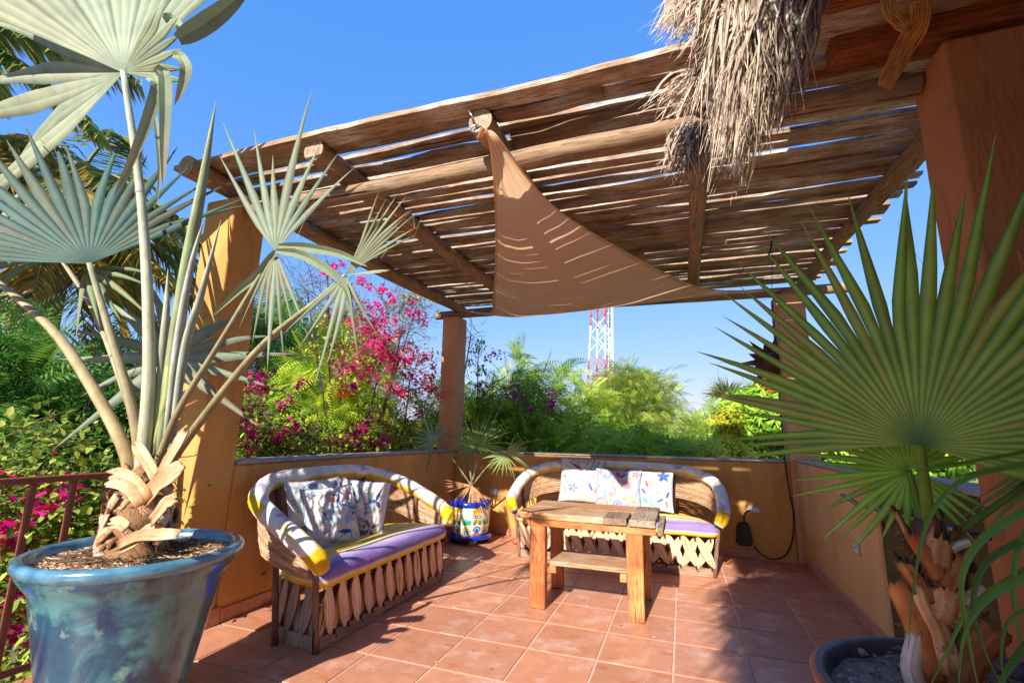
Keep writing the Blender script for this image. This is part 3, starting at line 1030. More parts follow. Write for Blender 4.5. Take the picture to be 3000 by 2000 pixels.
def pat_blue(p, seed):
    q = random.Random(seed)
    p.fan(0.1, -0.35, 0.85, 0.2, 1.0, lin('#6db6d8'), 14, 0.12)
    p.fan(0.1, -0.35, 0.75, 1.9, 2.9, lin('#8cc3da'), 11, 0.12)
    p.fan(-0.15, 0.25, 0.5, 0.7, 2.1, PH, 9, 0.08)
    p.fan(0.55, 0.45, 0.33, 0.4, 2.6, lin('#d8b7a6'), 8, 0.05)
    p.fan(-0.05, -0.6, 0.55, -2.8, -2.0, lin('#e2b49c'), 8, 0.1)
    for k_ in range(9):
        a = q.uniform(0, 6.28)
        p.ell(q.uniform(-.85, .85), q.uniform(-.85, .85), q.uniform(.09, .17), .035, a, q.choice([BL, TQ, NV, GRY]))
    p.flower(0.72, 0.05, 0.22, 5, NV, CR)
    p.flower(-0.75, 0.75, 0.16, 6, BL, CR)
    p.ell(0.25, -0.55, 0.3, 0.07, -0.1, NV)
    p.ell(0.1, 0.45, 0.05, 0.22, 0.2, BL)
    for k_ in range(9):
        p.ell(-0.8 + k_ * 0.2, -0.86, 0.05, 0.04, 0, lin('#9fc6cf'))


def pat_fanblue(p, seed):
    p.fan(-0.25, 0.45, 0.42, 1.0, 2.6, BL, 7, 0.04)
    p.fan(0.6, 0.5, 0.42, 0.3, 2.0, NV, 7, 0.04)
    p.fan(0.15, 0.3, 0.32, 3.2, 4.6, PH, 7, 0.04)
    p.sprig(-0.8, 0.5, 0.5, -1.3, GRY)
    p.flower(-0.65, 0.7, 0.22, 5, lin('#b9cbd9'))
    p.flower(0.1, -0.3, 0.4, 7, lin('#9fc7d8'), PH)
    p.ell(0.3, 0.1, 0.2, 0.05, 0.4, NV)


def pat_sprigs(p, seed):
    p.sprig(-0.55, 0.85, 0.6, -0.9, GRY, 4, 0.075, lin('#6fa3a8'))
    p.sprig(0.05, 0.75, 0.8, -1.35, lin('#86b3b5'), 5, 0.08, MV)
    p.sprig(0.1, -0.15, 0.7, -1.75, lin('#8a6f86'), 4, 0.08, lin('#c39a94'))
    p.fan(-0.45, 0.0, 0.4, 1.2, 2.3, lin('#b9b3d2'), 7)
    p.flower(0.45, 0.35, 0.28, 3, NV, None, 1.2, 0.5)
    p.flower(0.4, -0.6, 0.3, 4, lin('#34509e'), PH, 0.6)
    p.sprig(-0.5, -0.3, 0.55, -1.2, lin('#a9c2c4'), 3, 0.07)


def pat_otomi(p, seed):
    p.sprig(-0.55, 0.9, 0.5, -0.5, GRY, 3, 0.07, MV)
    p.sprig(0.15, 0.85, 0.6, -0.25, lin('#b8808a'), 3, 0.07, lin('#7fb3a8'))
    for a, cc in ((2.9, lin('#e0a487')), (2.6, NV), (2.3, PH), (0.3, lin('#cf9382')), (0.6, lin('#7fb8c0')), (1.3, lin('#9cc9bd')), (1.7, lin('#e6c3ad'))):
        p.ell(0.15 + 0.36 * cos(a), 0.35 + 0.36 * sin(a), 0.33, 0.045, a, cc)
    p.fan(0.15, 0.3, 0.5, 4.3, 4.9, lin('#a3cdd0'), 4, 0.05)
    p.flower(-0.3, -0.4, 0.22, 5, lin('#3a62bb'), PH)
    p.ell(0.45, -0.3, 0.06, 0.2, 0.4, lin('#4a73c4'))
    p.ell(0.66, -0.45, 0.06, 0.17, -0.3, lin('#e4947a'))
    p.sprig(-0.7, -0.1, 0.4, -1.2, lin('#6f9d93'), 3, 0.05)
    p.ell(-0.72, 0.1, 0.1, 0.045, -0.6, lin('#3f7d6e'))
    p.sprig(-0.3, -0.75, 0.8, 0.0, lin('#b9c6c2'), 5, 0.05)
    p.flower(0.1, -0.1, 0.12, 6, GRY)


def pat_bird(p, seed):
    p.flower(0.55, 0.7, 0.3, 5, lin('#2f5fb8'), None, 0.4, 0.6)
    p.flower(-0.6, 0.65, 0.25, 3, TQ, None, 0.5, 0.5)
    p.fan(0.0, -0.95, 0.6, 0.5, 2.64, lin('#8ccfd6'), 9, 0.05)
    p.line([(0, -0.8), (0.02, 0.2)], 0.02, lin('#7fa79a'))
    for x, y, a, cc in ((-.35, -.1, 2.2, BL), (.35, -.1, 0.9, PH), (-.3, -.5, 2.4, lin('#5ab3bd')), (.4, -.5, 0.5, lin('#5c6fc0')), (-.2, .25, 1.9, RDc), (.25, .25, 1.2, lin('#8fb8da')), (.75, -.2, 1.3, NV), (.7, -.65, 1.8, lin('#e27a5f')), (-.7, -.3, 1.0, lin('#9aa6d6'))):
        p.ell(x, y, 0.17, 0.06, a, cc)
    p.flower(0.02, 0.3, 0.2, 6, lin('#e69a7c'), CR)
    for k_ in range(7):
        p.ell(-0.7 + k_ * .23, 0.05 + 0.2 * sin(k_ * 2.1), 0.04, 0.04, 0, lin('#b7a9d4'))


def pat_paisley(p, seed):
    q = random.Random(seed)
    p.c[:] = lin('#c9cfe6')
    for x, y, a, L_, cc in ((-.45, .5, -.5, .42, lin('#8fb0dc')), (.05, .6, -1.2, .4, RDc), (.5, .2, .9, .35, lin('#e88ba0')), (-.1, -.2, .6, .5, lin('#f0a7a0')), (-.5, -.3, .9, .3, lin('#9cc3e0')), (.6, -.4, 1.3, .35, lin('#f2d5a5'))):
        for t in np.linspace(0, 1, 9):
            aa = a + 1.6 * t
            p.ell(x + L_ * (t - .4) * cos(aa), y + L_ * (t - .4) * sin(aa), .1 * (1 - .6 * t) + .03, .08 * (1 - .6 * t) + .02, aa, cc)
    for x, y, r, cc in ((-.7, -.75, .3, lin('#f0a4a4')), (.7, -.8, .28, lin('#f3b69a')), (0.0, -.75, .18, lin('#8e9fd0')), (-.75, .1, .14, lin('#b5a3d2'))):
        p.ell(x, y, r, r, 0, cc)
        p.ell(x, y, r * .6, r * .6, 0, lin('#dfe2f0'))
        p.ell(x, y, r * .35, r * .35, 0, cc)
    p.flower(-.82, .82, .17, 5, RDc, lin('#f6d05a'))
    p.flower(.78, .78, .2, 5, lin('#d8405a'), lin('#f6d05a'))
    for x, y in ((.55, .5), (.2, .1), (-.2, .3), (.3, -.5), (-.3, -.6)):
        p.flower(x, y, .15, 6, lin('#f3cf7e'), RDc)
    for k_ in range(26):
        p.line([(q.uniform(-.9, .9), q.uniform(-.9, .9))] * 2, 0.02, q.choice([BL, RDc, lin('#f5efe6')]))


def cushion(centre, right, up, w_, h_, thick, pat, trim, label, seed, base='#efeae6', wr=0.006):
    """a stuffed square cushion: front carries an embroidered pattern, a piped edge is a part"""
    right, up = nz(right), np.array(up, float)
    up = nz(up - right * right.dot(nz(up)) * np.linalg.norm(up)) if abs(right.dot(nz(up))) > 1e-6 else nz(up)
    nrm_ = np.cross(right, up)
    centre = np.array(centre, float)
    e = empty('cushion', tuple(centre), label, 'cushion', 'embroidered cushions on the sofas')
    N_ = 100
    g = np.linspace(-1, 1, N_)
    U, Vv = np.meshgrid(g, g)
    q = random.Random(seed)
    ph = [q.uniform(0, 6) for _ in range(8)]

    def surf(side):
        pin = 1 - 0.07 * (1 - np.abs(Vv) ** 3) * np.abs(U) ** 6 * 1.0
        pin2 = 1 - 0.07 * (1 - np.abs(U) ** 3) * np.abs(Vv) ** 6
        prof = np.clip((1 - np.abs(U) ** 2.6), 0, 1) ** 0.7 * np.clip((1 - np.abs(Vv) ** 2.6), 0, 1) ** 0.7
        wrk = wr * (np.sin(U * 7 + Vv * 5 + ph[0]) * np.sin(Vv * 9 - U * 3 + ph[1]) + 0.6 * np.sin(U * 15 + Vv * 11 + ph[2]) * np.sin(U * 5 - Vv * 17 + ph[3])
                    + 0.35 * np.sin(U * 31 + ph[4] + 3 * np.sin(Vv * 6)))
        fold = wr * 2.2 * np.exp(-((np.abs(U) - np.abs(Vv)) / 0.13) ** 2) * (np.maximum(abs(U), abs(Vv)) > 0.45)
        z = side * (prof * thick / 2 + (wrk - fold) * prof ** 0.5)
        x = U * w_ / 2 * pin
        y_ = Vv * h_ / 2 * pin2
        P = centre + x[..., None] * right + y_[..., None] * up + z[..., None] * nrm_
        return P.reshape(-1, 3)
    p = Paint(U, Vv, lin(base))
    pat(p, seed)
    hatch = 0.10 * (np.sin(U * 90 + 25 * Vv) > 0) + 0.04
    p.c = p.c * (1 - hatch[..., None]) + lin(base) * hatch[..., None]
    F = [(i * N_ + j, i * N_ + j + 1, (i + 1) * N_ + j + 1, (i + 1) * N_ + j) for i in range(N_ - 1) for j in range(N_ - 1)]
    mb = MB()
    mb.add(surf(1), np.array(F), p.c.reshape(-1, 3))
    mb.add(surf(-1), np.array(F)[:, ::-1], lin(base))
    mb.build('cover', CLOTH, e, smooth=True)
    ring = [(t, -1) for t in np.linspace(-1, 1, 20)][:-1] + [(1, t) for t in np.linspace(-1, 1, 20)][:-1] + [(t, 1) for t in np.linspace(1, -1, 20)][:-1] + [(-1, t) for t in np.linspace(1, -1, 20)]
    P = []
    for (a, b) in ring:
        pin = 1 - 0.07 * (1 - abs(b) ** 3) * abs(a) ** 6
        pin2 = 1 - 0.07 * (1 - abs(a) ** 3) * abs(b) ** 6
        P.append(centre + a * w_ / 2 * pin * right + b * h_ / 2 * pin2 * up + nrm_ * 0.002 * sin(len(P) * 2.3))
    V, F = tube(P, 0.0048, 6, cap=False)
    cc = np.repeat(np.array([lin(trim) if (i // 1) % 2 else lin(trim) * 0.6 + 0.25 for i in range(len(P))]), 6, 0)
    MB().add(V, F, cc).build('piping', CLOTH, e, smooth=True)
    return e


# ------------------------------------------------------------------ the two hide-covered sofas
YEL, PUR, LAV, CRM, OFF = lin('#e9bd1e'), lin('#8c74b6'), lin('#cdbfe0'), lin('#ead9a8'), lin('#efe9e0')


def stake_mesh(L_, W_, T_=0.011):
    n_ = 8
    out = []
    for i in range(n_ + 1):
        t = i / n_
        out.append((W_ / 2 * (sin(pi * min(1, max(0, 0.04 + 0.92 * t))) ** 0.62), (t - 0.5) * L_))
    V, F = [], []
    for x, z in out:
        V += [(-x, -T_ * 0.30, z), (0, -T_ * 0.75, z), (x, -T_ * 0.30, z), (x, T_ * 0.4, z), (-x, T_ * 0.4, z)]
    for i in range(n_):
        a = i * 5
        for k_ in range(5):
            F.append((a + k_, a + (k_ + 1) % 5, a + 5 + (k_ + 1) % 5, a + 5 + k_))
    F += [(4, 3, 2, 1, 0), tuple(n_ * 5 + k_ for k_ in range(5))]
    return V, F


def sofa(front, udir, vdir, a, aw, label, style, n_st):
    """front: the floor point under the middle of the front edge; udir along the seat, vdir towards the back; a, aw half lengths of base and seat"""
    front, udir, vdir = np.array(front, float), np.array(udir, float), np.array(vdir, float)
    zz = np.array([0, 0, 1.0])
    e = empty('sofa', tuple(front), label, 'sofa')
    W = lambda u, v, z: front + udir * u + vdir * v + zz * z
    Wa = lambda A: front + A[:, :1] * udir + A[:, 1:2] * vdir + A[:, 2:3] * zz
    D = 0.56
    # base plinth: boards round a D-shaped footprint
    def foot(s_, off=0.0, hw=a):
        """point on the footprint, s_ from 0 (front left) round the back to 1 (front right)"""
        n_ = 2.6
        th = pi - s_ * pi
        cu, su = cos(th), sin(th)
        u = (hw + off) * np.sign(cu) * abs(cu) ** (2 / 4.6)
        v = (D + off) * abs(su) ** (2 / 2.6)
        return u, v
    PW = PLINTH if style == 2 else PLINTHY
    def board(u0, v0, u1, v1, z0, z1, th, m, name='plinth_board'):
        d = nz([u1 - u0, v1 - v0])
        nn = np.array([-d[1], d[0]]) * th
        V = []
        for z in (z0, z1):
            for (u, v) in ((u0, v0), (u1, v1), (u1 + nn[0], v1 + nn[1]), (u0 + nn[0], v0 + nn[1])):
                V.append(W(u, v, z))
        MB().add(V, BOXF).build(name, m, e)
    board(-a, 0.0, a, 0.0, 0.002, 0.072, 0.022, PW)
    pts = [foot(t) for t in np.linspace(0.0, 1, 10)]
    for (p0, p1) in zip(pts[:-1], pts[1:]):
        board(p1[0], p1[1] + (0.024 if p1[1] < 0.02 else 0), p0[0], p0[1] + (0.024 if p0[1] < 0.02 else 0), 0.002, 0.070, 0.02, STAKEG)
    # dark inner drum so that the lattice reads against shade
    # crossed shaved stakes
    V0, F0 = stake_mesh(0.285, 0.080 if style == 1 else 0.078)
    me_f = None
    W0 = MB().add(V0, F0)
    tmpl = W0.build('stake', STAKE, None, off=(0, 0, 0))
    me_f = tmpl.data
    me_g = me_f.copy()
    me_g.materials.clear()
    me_g.materials.append(STAKEG)
    bpy.data.objects.remove(tmpl)

    def stake(u, v, nx_, ny_, lean, m, z=0.205, push=0.0, sc_=1.0):
        """stake standing at footprint point (u, v) with outward normal, leaning along the face"""
        out = nz([nx_, ny_])
        al = np.array([-out[1], out[0]])
        ow = udir * out[0] + vdir * out[1]
        aw_ = udir * al[0] + vdir * al[1]
        zdir = nz(zz * cos(lean) + aw_ * sin(lean))
        xdir = nz(np.cross(-ow, zdir))
        ydir = nz(np.cross(zdir, xdir))
        o_ = bpy.data.objects.new('stake', m)
        link(o_, e)
        P = W(u, v, z) + ow * push - wloc(e)
        M = Matrix.Identity(4)
        for r_ in range(3):
            M[r_][0], M[r_][1], M[r_][2], M[r_][3] = xdir[r_] * sc_, ydir[r_] * sc_, zdir[r_] * sc_, P[r_]
        o_.matrix_local = M
        return o_
    sp = 2 * (a - 0.05) / n_st
    lean = 0.22 if style == 1 else 0.46
    for k_ in range(n_st + 1):
        u = -a + 0.05 + sp * k_
        jit = random.uniform(-0.03, 0.03)
        stake(u, 0.0, 0, -1, -lean - jit, me_f, push=0.006, sc_=random.uniform(0.96, 1.03))
        stake(u, 0.0, 0, -1, lean + jit, me_f, push=-0.022, sc_=0.97)
    ns = 15
    for k_ in range(ns):
        s_ = 0.04 + 0.92 * k_ / (ns - 1)
        u, v = foot(s_)
        u2, v2 = foot(s_ + 0.002)
        t = nz([u2 - u, v2 - v])
        outn = (-t[1], t[0])
        if s_ < 0.5 and outn[0] > 0 and v < 0.3:
            outn = (t[1], -t[0])
        c_ = np.array([u, v - 0.2])
        if np.dot(outn, c_) < 0:
            outn = (-outn[0], -outn[1])
        stake(u, v, outn[0], outn[1], lean, me_g, push=-0.004)
        stake(u, v, outn[0], outn[1], -lean, me_g, push=-0.028)
    # knots that hold the stakes
    mb = MB()
    for k_ in range(n_st + 1):
        u = -a + 0.05 + sp * k_ + 0.045
        for z in (0.078, 0.320):
            mb.add([W(u + dx, -0.012 - dy, z + dz) for dx, dy, dz in [(-.008, .008, -.012), (.008, .010, -.012), (.009, -.02, -.012), (-.008, -.02, -.012), (-.006, .006, .012), (.006, .006, .014), (.007, -.02, .013), (-.006, -.02, .012)]], BOXF)
        if k_ % 2 == 0:
            mb.add(*tube([W(u, -0.014, 0.078), W(u + 0.006, -0.028, 0.06), W(u + 0.012, -0.022, 0.045)], 0.003, 5))
    o_ = mb.build('lashing', LASH, e)
    o_['kind'] = 'stuff'
    # posts
    for (u, v, u1, v1, z1) in ((-a - 0.01, 0.015, -aw + 0.0, 0.03, 0.50), (a + 0.01, 0.015, aw, 0.03, 0.50), (-a - 0.012, 0.30, -aw - 0.015, 0.32, 0.665), (a + 0.012, 0.30, aw + 0.015, 0.32, 0.665),
                               (-a * 0.62, D * 0.96, -a * 0.66, 0.655, 0.84), (a * 0.62, D * 0.96, a * 0.66, 0.655, 0.84), (0, D + 0.0, 0, 0.68, 0.86)):
        P = bez([W(u, v, 0.002), W((u + u1) / 2, (v + v1) / 2, z1 / 2), W(u1, v1, z1)], 6)
        V, F = tube(P, [0.020, 0.019, 0.019, 0.018, 0.018, 0.017], 10)
        MB().add(V, F).build('post', POSTW, e, smooth=True)
    # armrest roll
    zf = 0.435
    pr_ = [(-aw + 0.015, -0.018, zf), (-aw - 0.03, 0.005, zf + 0.075), (-aw - 0.045, 0.10, 0.575), (-aw - 0.04, 0.30, 0.675), (-aw + 0.01, 0.50, 0.765), (-aw + 0.16, 0.635, 0.825), (-aw * 0.55, 0.685, 0.862), (0, 0.70, 0.872)]
    pr_ = pr_ + [(-u, v, z) for (u, v, z) in pr_[::-1][1:]]
    C_ = bez(pr_, 120)
    nR = 22
    V, Cc = [], []
    T = np.gradient(C_, axis=0)
    T /= np.linalg.norm(T, axis=1, keepdims=True)
    m_ = len(C_)
    seg = np.concatenate([[0], np.cumsum(np.linalg.norm(np.diff(C_, axis=0), axis=1))])
    tot = seg[-1]
    for i in range(m_):
        sd = np.cross(T[i], [0, 0, 1])
        if np.linalg.norm(sd) < 0.3:
            sd = np.array([1.0 if i < m_ / 2 else -1.0, 0, 0])
        sd = nz(sd)
        sd = sd * np.sign(np.dot(sd[:2], -C_[i][:2] + np.array([0, 0.25])) or 1)
        upv = np.cross(sd, T[i])
        if upv[2] < 0 or (abs(upv[2]) < 0.2 and upv[1] > 0.4):
            upv = -upv
        s0, s1 = seg[i], tot - seg[i]
        se = min(s0, s1)
        r = 0.056 if se > 0.1 else 0.056 - 0.016 * (1 - se / 0.1) ** 2
        r *= 1 + 0.03 * sin(seg[i] * 43) * sin(seg[i] * 17)
        seam = (seg[i] % 0.235) < 0.016
        r *= 0.962 if seam else 1
        for k_ in range(nR):
            ph = 2 * pi * k_ / nR
            bump = 1 + 0.025 * sin(seg[i] * 60 + ph * 2) * (se < 0.2 or se % 0.47 < 0.05)
            V.append(C_[i] + r * bump * (cos(ph) * sd + sin(ph) * upv))
            deg = (math.degrees(ph) + 180) % 360 - 180
            c_ = OFF.copy()
            if 0.17 < se < 0.5 and deg > 60 and style == 1:
                f = 0.5 + 0.5 * sin(seg[i] * 20 + ph * 3)
                if 0.17 < se < 0.36 and f > 0.35:
                    c_ = c_ * (1 - 0.7 * f) + YEL * 0.7 * f
            if -62 < deg < -12 + 5 * sin(seg[i] * 9):
                c_ = YEL.copy()
                if style == 2 and deg < -34:
                    c_ = PUR.copy()
                    if (seg[i] * 14) % 1 < 0.22:
                        c_ = YEL.copy()
            if -118 < deg <= -62:
                c_ = CRM.copy()
            if se < 0.13 + 0.02 * sin(ph * 2) and se > 0.015:
                c_ = YEL * (0.9 + 0.1 * sin(ph))
            if se <= 0.015:
                c_ = CRM.copy()
            # yellow shoulder by the corner
            if 0.52 < se < 0.72 and (deg > 120 or deg < -150):
                c_ = YEL.copy()
            for fs, fd in ((0.40 if style == 1 else 0.16, 70), (0.78, 95), (1.05, 60)):
                du, dv = (se - fs) / 0.055, (deg - fd) / 60
                rr, an = math.hypot(du, dv), math.atan2(dv, du)
                if rr < 1 and rr < 0.25 + 0.75 * abs(cos(2.5 * an)) ** 1.2:
                    c_ = LAV * 0.8
            Cc.append(c_ * (0.80 if seam else 0.93 + 0.07 * sin(seg[i] * 31 + ph * 3)))
    F = []
    for i in range(m_ - 1):
        for k_ in range(nR):
            a_, b_ = i * nR + k_, i * nR + (k_ + 1) % nR
            F.append((a_, b_, b_ + nR, a_ + nR))
    F += [tuple(range(nR))[::-1], tuple(range((m_ - 1) * nR, m_ * nR))]
    MB().add(Wa(np.array(V)), F, np.array(Cc)).build('arm_roll', LEATHER, e, smooth=True)
    # woven canes beneath the roll
    inner = []
    for i in range(m_):
        sd = np.cross(T[i], [0, 0, 1])
        sd = nz(sd) if np.linalg.norm(sd) > 0.3 else np.array([1.0 if i < m_ / 2 else -1, 0, 0])
        inner.append(sd)
    sel = [i for i in range(m_) if 0.15 < seg[i] < tot - 0.15]
    base = C_[sel]
    nc = 13
    for k_ in range(nc):
        f = k_ / (nc - 1)
        drop = 0.052 + 0.215 * f
        P = base.copy()
        P[:, 2] = np.maximum(P[:, 2] - drop * np.clip((P[:, 2] - 0.40) / 0.47 + 0.30, 0, 1), 0.40)
        P[:, 0] *= 1 - 0.02 * f
        P[:, 1] = P[:, 1] - 0.006 - 0.05 * f * np.clip(P[:, 1] / 0.7, 0, 1)
        P += np.stack([0.0015 * np.sin(seg[sel] * 50 + k_ * 2), 0.0022 * np.sin(seg[sel] * 33 + k_ * 1.7), 0.0015 * np.sin(seg[sel] * 41 + k_)], 1)
        P = P[::3]
        V, F = tube(Wa(P), 0.0092, 6)
        MB().add(V, F).build('cane', CANE, e, smooth=True)
    # seat pad
    nth, nr = 110, 16
    V, Cc = [], []

    def seatcol(u, v, z):
        wv = 0.012 * sin(u * 7 + style) + 0.008 * sin(u * 13 + 1)
        nn = 0.006 * sin(u * 120) * sin(u * 37)
        if z < 0.356 + 0.004 * sin(u * 5):
            return YEL
        if z < 0.374:
            return CRM
        vv = v + wv + nn + (0.42 - z) * -0.8
        if vv < 0.015:
            return PUR
        if vv < 0.115:
            t = max(0, min(1, (vv - 0.015) / 0.1))
            base_ = PUR * (1 - t) + LAV * t
            if 0.045 < vv < 0.058 and (u * 22) % 1 < 0.25 and (u * 1.6) % 1 < 0.42:
                return YEL
            return base_
        if vv < 0.17 + 0.02 * sin(u * 4):
            return CRM * 0.95
        if vv < 0.26 + 0.04 * sin(u * 3.3 + 1):
            return YEL * 0.75 + CRM * 0.25
        if vv < 0.36:
            return CRM
        if vv < 0.45:
            return YEL * 0.9
        return PUR if vv > 0.5 and abs(u) > 0.3 else CRM
    def outline(th, off):
        cu, su = cos(th), sin(th)
        if su >= 0:
            return (aw - 0.02 + off) * np.sign(cu) * abs(cu) ** (2 / 3.2), (D + 0.03 + off) * abs(su) ** (2 / 2.3)
        x = (aw - 0.02 + off) * np.sign(cu) * abs(cu) ** (2 / 9.0)
        return x, -(0.03 + off) * abs(su) ** (2 / 3.0)
    ths = []
    f_n = nth // 2
    for k_ in range(nth):
        ths.append(None)
    # even spacing along the outline
    dense = np.array([outline(t, 0) for t in np.linspace(0, 2 * pi, 2001)])
    dl = np.concatenate([[0], np.cumsum(np.linalg.norm(np.diff(dense, axis=0), axis=1))])
    tt = np.interp(np.linspace(0, dl[-1], nth + 1)[:-1], dl, np.linspace(0, 2 * pi, 2001))
    cu0, cv0 = 0.0, 0.25
    rings = [(t, 0.438 + 0.022 * (1 - t ** 4) - 0.006 * t) for t in np.linspace(0.04, 0.93, 26)] + [(0.97, 0.425), (1.0, 0.407), (1.008, 0.385), (1.004, 0.365), (0.996, 0.352), (0.990, 0.338)]
    for (s_, z) in rings:
        for t in tt:
            u, v = outline(t, 0)
            uu, vv = cu0 + (u - cu0) * s_, cv0 + (v - cv0) * s_
            zj = 0.004 * sin(uu * 9 + vv * 5) if s_ < 0.95 else 0.002 * sin(uu * 21)
            V.append((uu, vv, z + zj))
            Cc.append(seatcol(uu, vv, z))
    R_ = len(rings)
    F = [tuple(range(nth))]
    for i in range(R_ - 1):
        for k_ in range(nth):
            a_, b_ = i * nth + k_, i * nth + (k_ + 1) % nth
            F.append((a_, a_ + nth, b_ + nth, b_))
    F.append(tuple(range((R_ - 1) * nth, R_ * nth))[::-1])
    MB().add(Wa(np.array(V)), F, np.array(Cc)).build('seat', LEATHER, e, smooth=True)
    return e


s1 = sofa((-1.935, 3.065, 0), (0, 1, 0), (-1, 0, 0), 0.705, 0.765, 'curved hide sofa at the left wall, its purple and yellow seat facing right', 1, 11)
s2 = sofa((-0.69, 4.775, 0), (1, 0, 0), (0, 1, 0), 0.885, 0.965, 'curved hide sofa along the back wall, standing behind the wooden table', 2, 13)

cushion((-2.42, 2.80, 0.665), (0.10, 1, 0.0), (-0.28, 0.02, 1), 0.50, 0.40, 0.13, pat_fanblue, '#dfe6ee', 'white cushion with blue fan flowers, rearmost of the pile on the left sofa', 11)
cushion((-2.27, 2.775, 0.625), (0.18, 1, 0.02), (-0.30, 0.10, 1), 0.44, 0.41, 0.14, pat_blue, '#4fa6c9', 'crumpled white cushion with turquoise and peach embroidery, in front on the left sofa', 12, wr=0.010)
cushion((-2.24, 3.07, 0.635), (0.72, 0.62, -0.1), (-0.22, -0.22, 1), 0.36, 0.42, 0.12, pat_sprigs, '#7d5aa0', 'white cushion with sprigs and purple crochet edge, propped edge-on on the left sofa', 13)
cushion((-1.05, 5.25, 0.725), (1, -0.02, -0.01), (0.0, 0.25, 1), 0.49, 0.47, 0.15, pat_otomi, '#8e6d9a', 'tallest white cushion on the back sofa, with fanned feathers and a mauve edge', 14, base='#ece8e6')
cushion((-0.645, 5.10, 0.665), (1, 0.03, -0.02), (0.0, 0.26, 1), 0.46, 0.40, 0.15, pat_paisley, '#6f9cc9', 'pale blue and pink paisley cushion, middle one on the back sofa', 15, base='#c9cfe6')
cushion((-0.32, 5.18, 0.665), (1, -0.04, -0.02), (0.02, 0.26, 1), 0.42, 0.40, 0.14, pat_bird, '#8fb2cf', 'white cushion with a blue bird and teal leaves, right-hand one on the back sofa', 16)

# ------------------------------------------------------------------ wooden table
tb = empty('table', (-0.68, 3.82, 0), 'rustic orange-brown wooden coffee table with a lower shelf, in front of the back sofa', 'table')


def piece(name, x0, x1, y0, y1, z0, z1, m, parent, b=0.004, seed=1, wob=0.0025):
    V, F = bevelbox(x0, x1, y0, y1, z0, z1, b, seed, wob)
    c_ = ((x0 + x1) / 2, (y0 + y1) / 2, (z0 + z1) / 2)
    ob = MB().add(V, F).build(name, m, off=c_)
    ob.parent = parent
    ob.location = tuple(np.array(c_) - wloc(parent))
    return ob


piece('top_plank', -1.168, -0.205, 3.80, 4.135, 0.602, 0.642, TABTOP, tb, seed=1)
piece('top_plank', -1.172, -0.545, 3.462, 3.796, 0.598, 0.641, TABTOP, tb, seed=2)
piece('top_plank', -0.543, -0.386, 3.455, 3.796, 0.599, 0.6415, TABGREY, tb, seed=3)
piece('top_plank', -0.370, -0.200, 3.455, 4.140, 0.600, 0.6435, TABGREY, tb, seed=4)
piece('apron', -1.078, -0.196, 3.472, 3.512, 0.548, 0.599, TABORG, tb, seed=5)
piece('apron', -1.078, -0.196, 4.030, 4.066, 0.548, 0.599, TABORG, tb, seed=6)
piece('cross_bar', -1.135, -1.083, 3.485, 4.05, 0.552, 0.5985, TABORG, tb, seed=7)
piece('cross_bar', -0.190, -0.150, 3.50, 4.05, 0.545, 0.599, TABGREY, tb, seed=8)
for x0, x1, y0, y1, sd in ((-1.075, -0.965, 3.468, 3.545, 1), (-0.395, -0.288, 3.472, 3.545, 2), (-1.055, -0.955, 3.955, 4.03, 3), (-0.375, -0.275, 3.955, 4.03, 4)):
    piece('leg', x0, x1, y0, y1, 0.0, 0.5475, TABLEG, tb, b=0.006, seed=sd, wob=0.004)
piece('shelf', -0.958, -0.392, 3.575, 3.955, 0.268, 0.300, TABTOP, tb, seed=9)
piece('shelf_support', -0.955, -0.905, 3.555, 4.00, 0.220, 0.2675, TABORG, tb, seed=10)
piece('shelf_support', -0.452, -0.404, 3.555, 4.00, 0.212, 0.2675, TABORG, tb, seed=11)

# ------------------------------------------------------------------ talavera pot
tc_ = (-2.325, 5.19, 0)
tp = empty('talavera_pot', tc_, 'colourful talavera flower pot with cobalt rim and feet in the far left corner', 'flower pot')
prof = [(0.175, 0.085), (0.19, 0.09), (0.208, 0.12), (0.222, 0.19), (0.227, 0.27), (0.224, 0.35), (0.220, 0.392)]
Z = np.linspace(0.088, 0.392, 90)
rr_ = np.interp(Z, [p_[1] for p_ in prof], [p_[0] for p_ in prof])
nA = 360
V, F = lathe(list(zip(rr_, Z)), nA, tc_, lambda a, z: 0.022 * abs(math.cos(a * 6)) - 0.011)
An, Zn = np.meshgrid(np.arange(nA) / nA * 2 * pi, (Z - 0.088) / 0.304)
U = ((An * 12 / (2 * pi)) % 1) * 2 - 1             # twelve lobes
lob = ((An * 12 / (2 * pi)).astype(int)) % 2
Pt = Paint(U, Zn * 4 - 2, lin('#efe8d6'))
vv = Zn * 4 - 2
base_y = lin('#eca31c')
Pt.put(((An * 60 / (2 * pi)) % 1 - .5) ** 2 + ((vv * 4) % 1 - .5) ** 2 < 0.05, lin('#4a2313'))
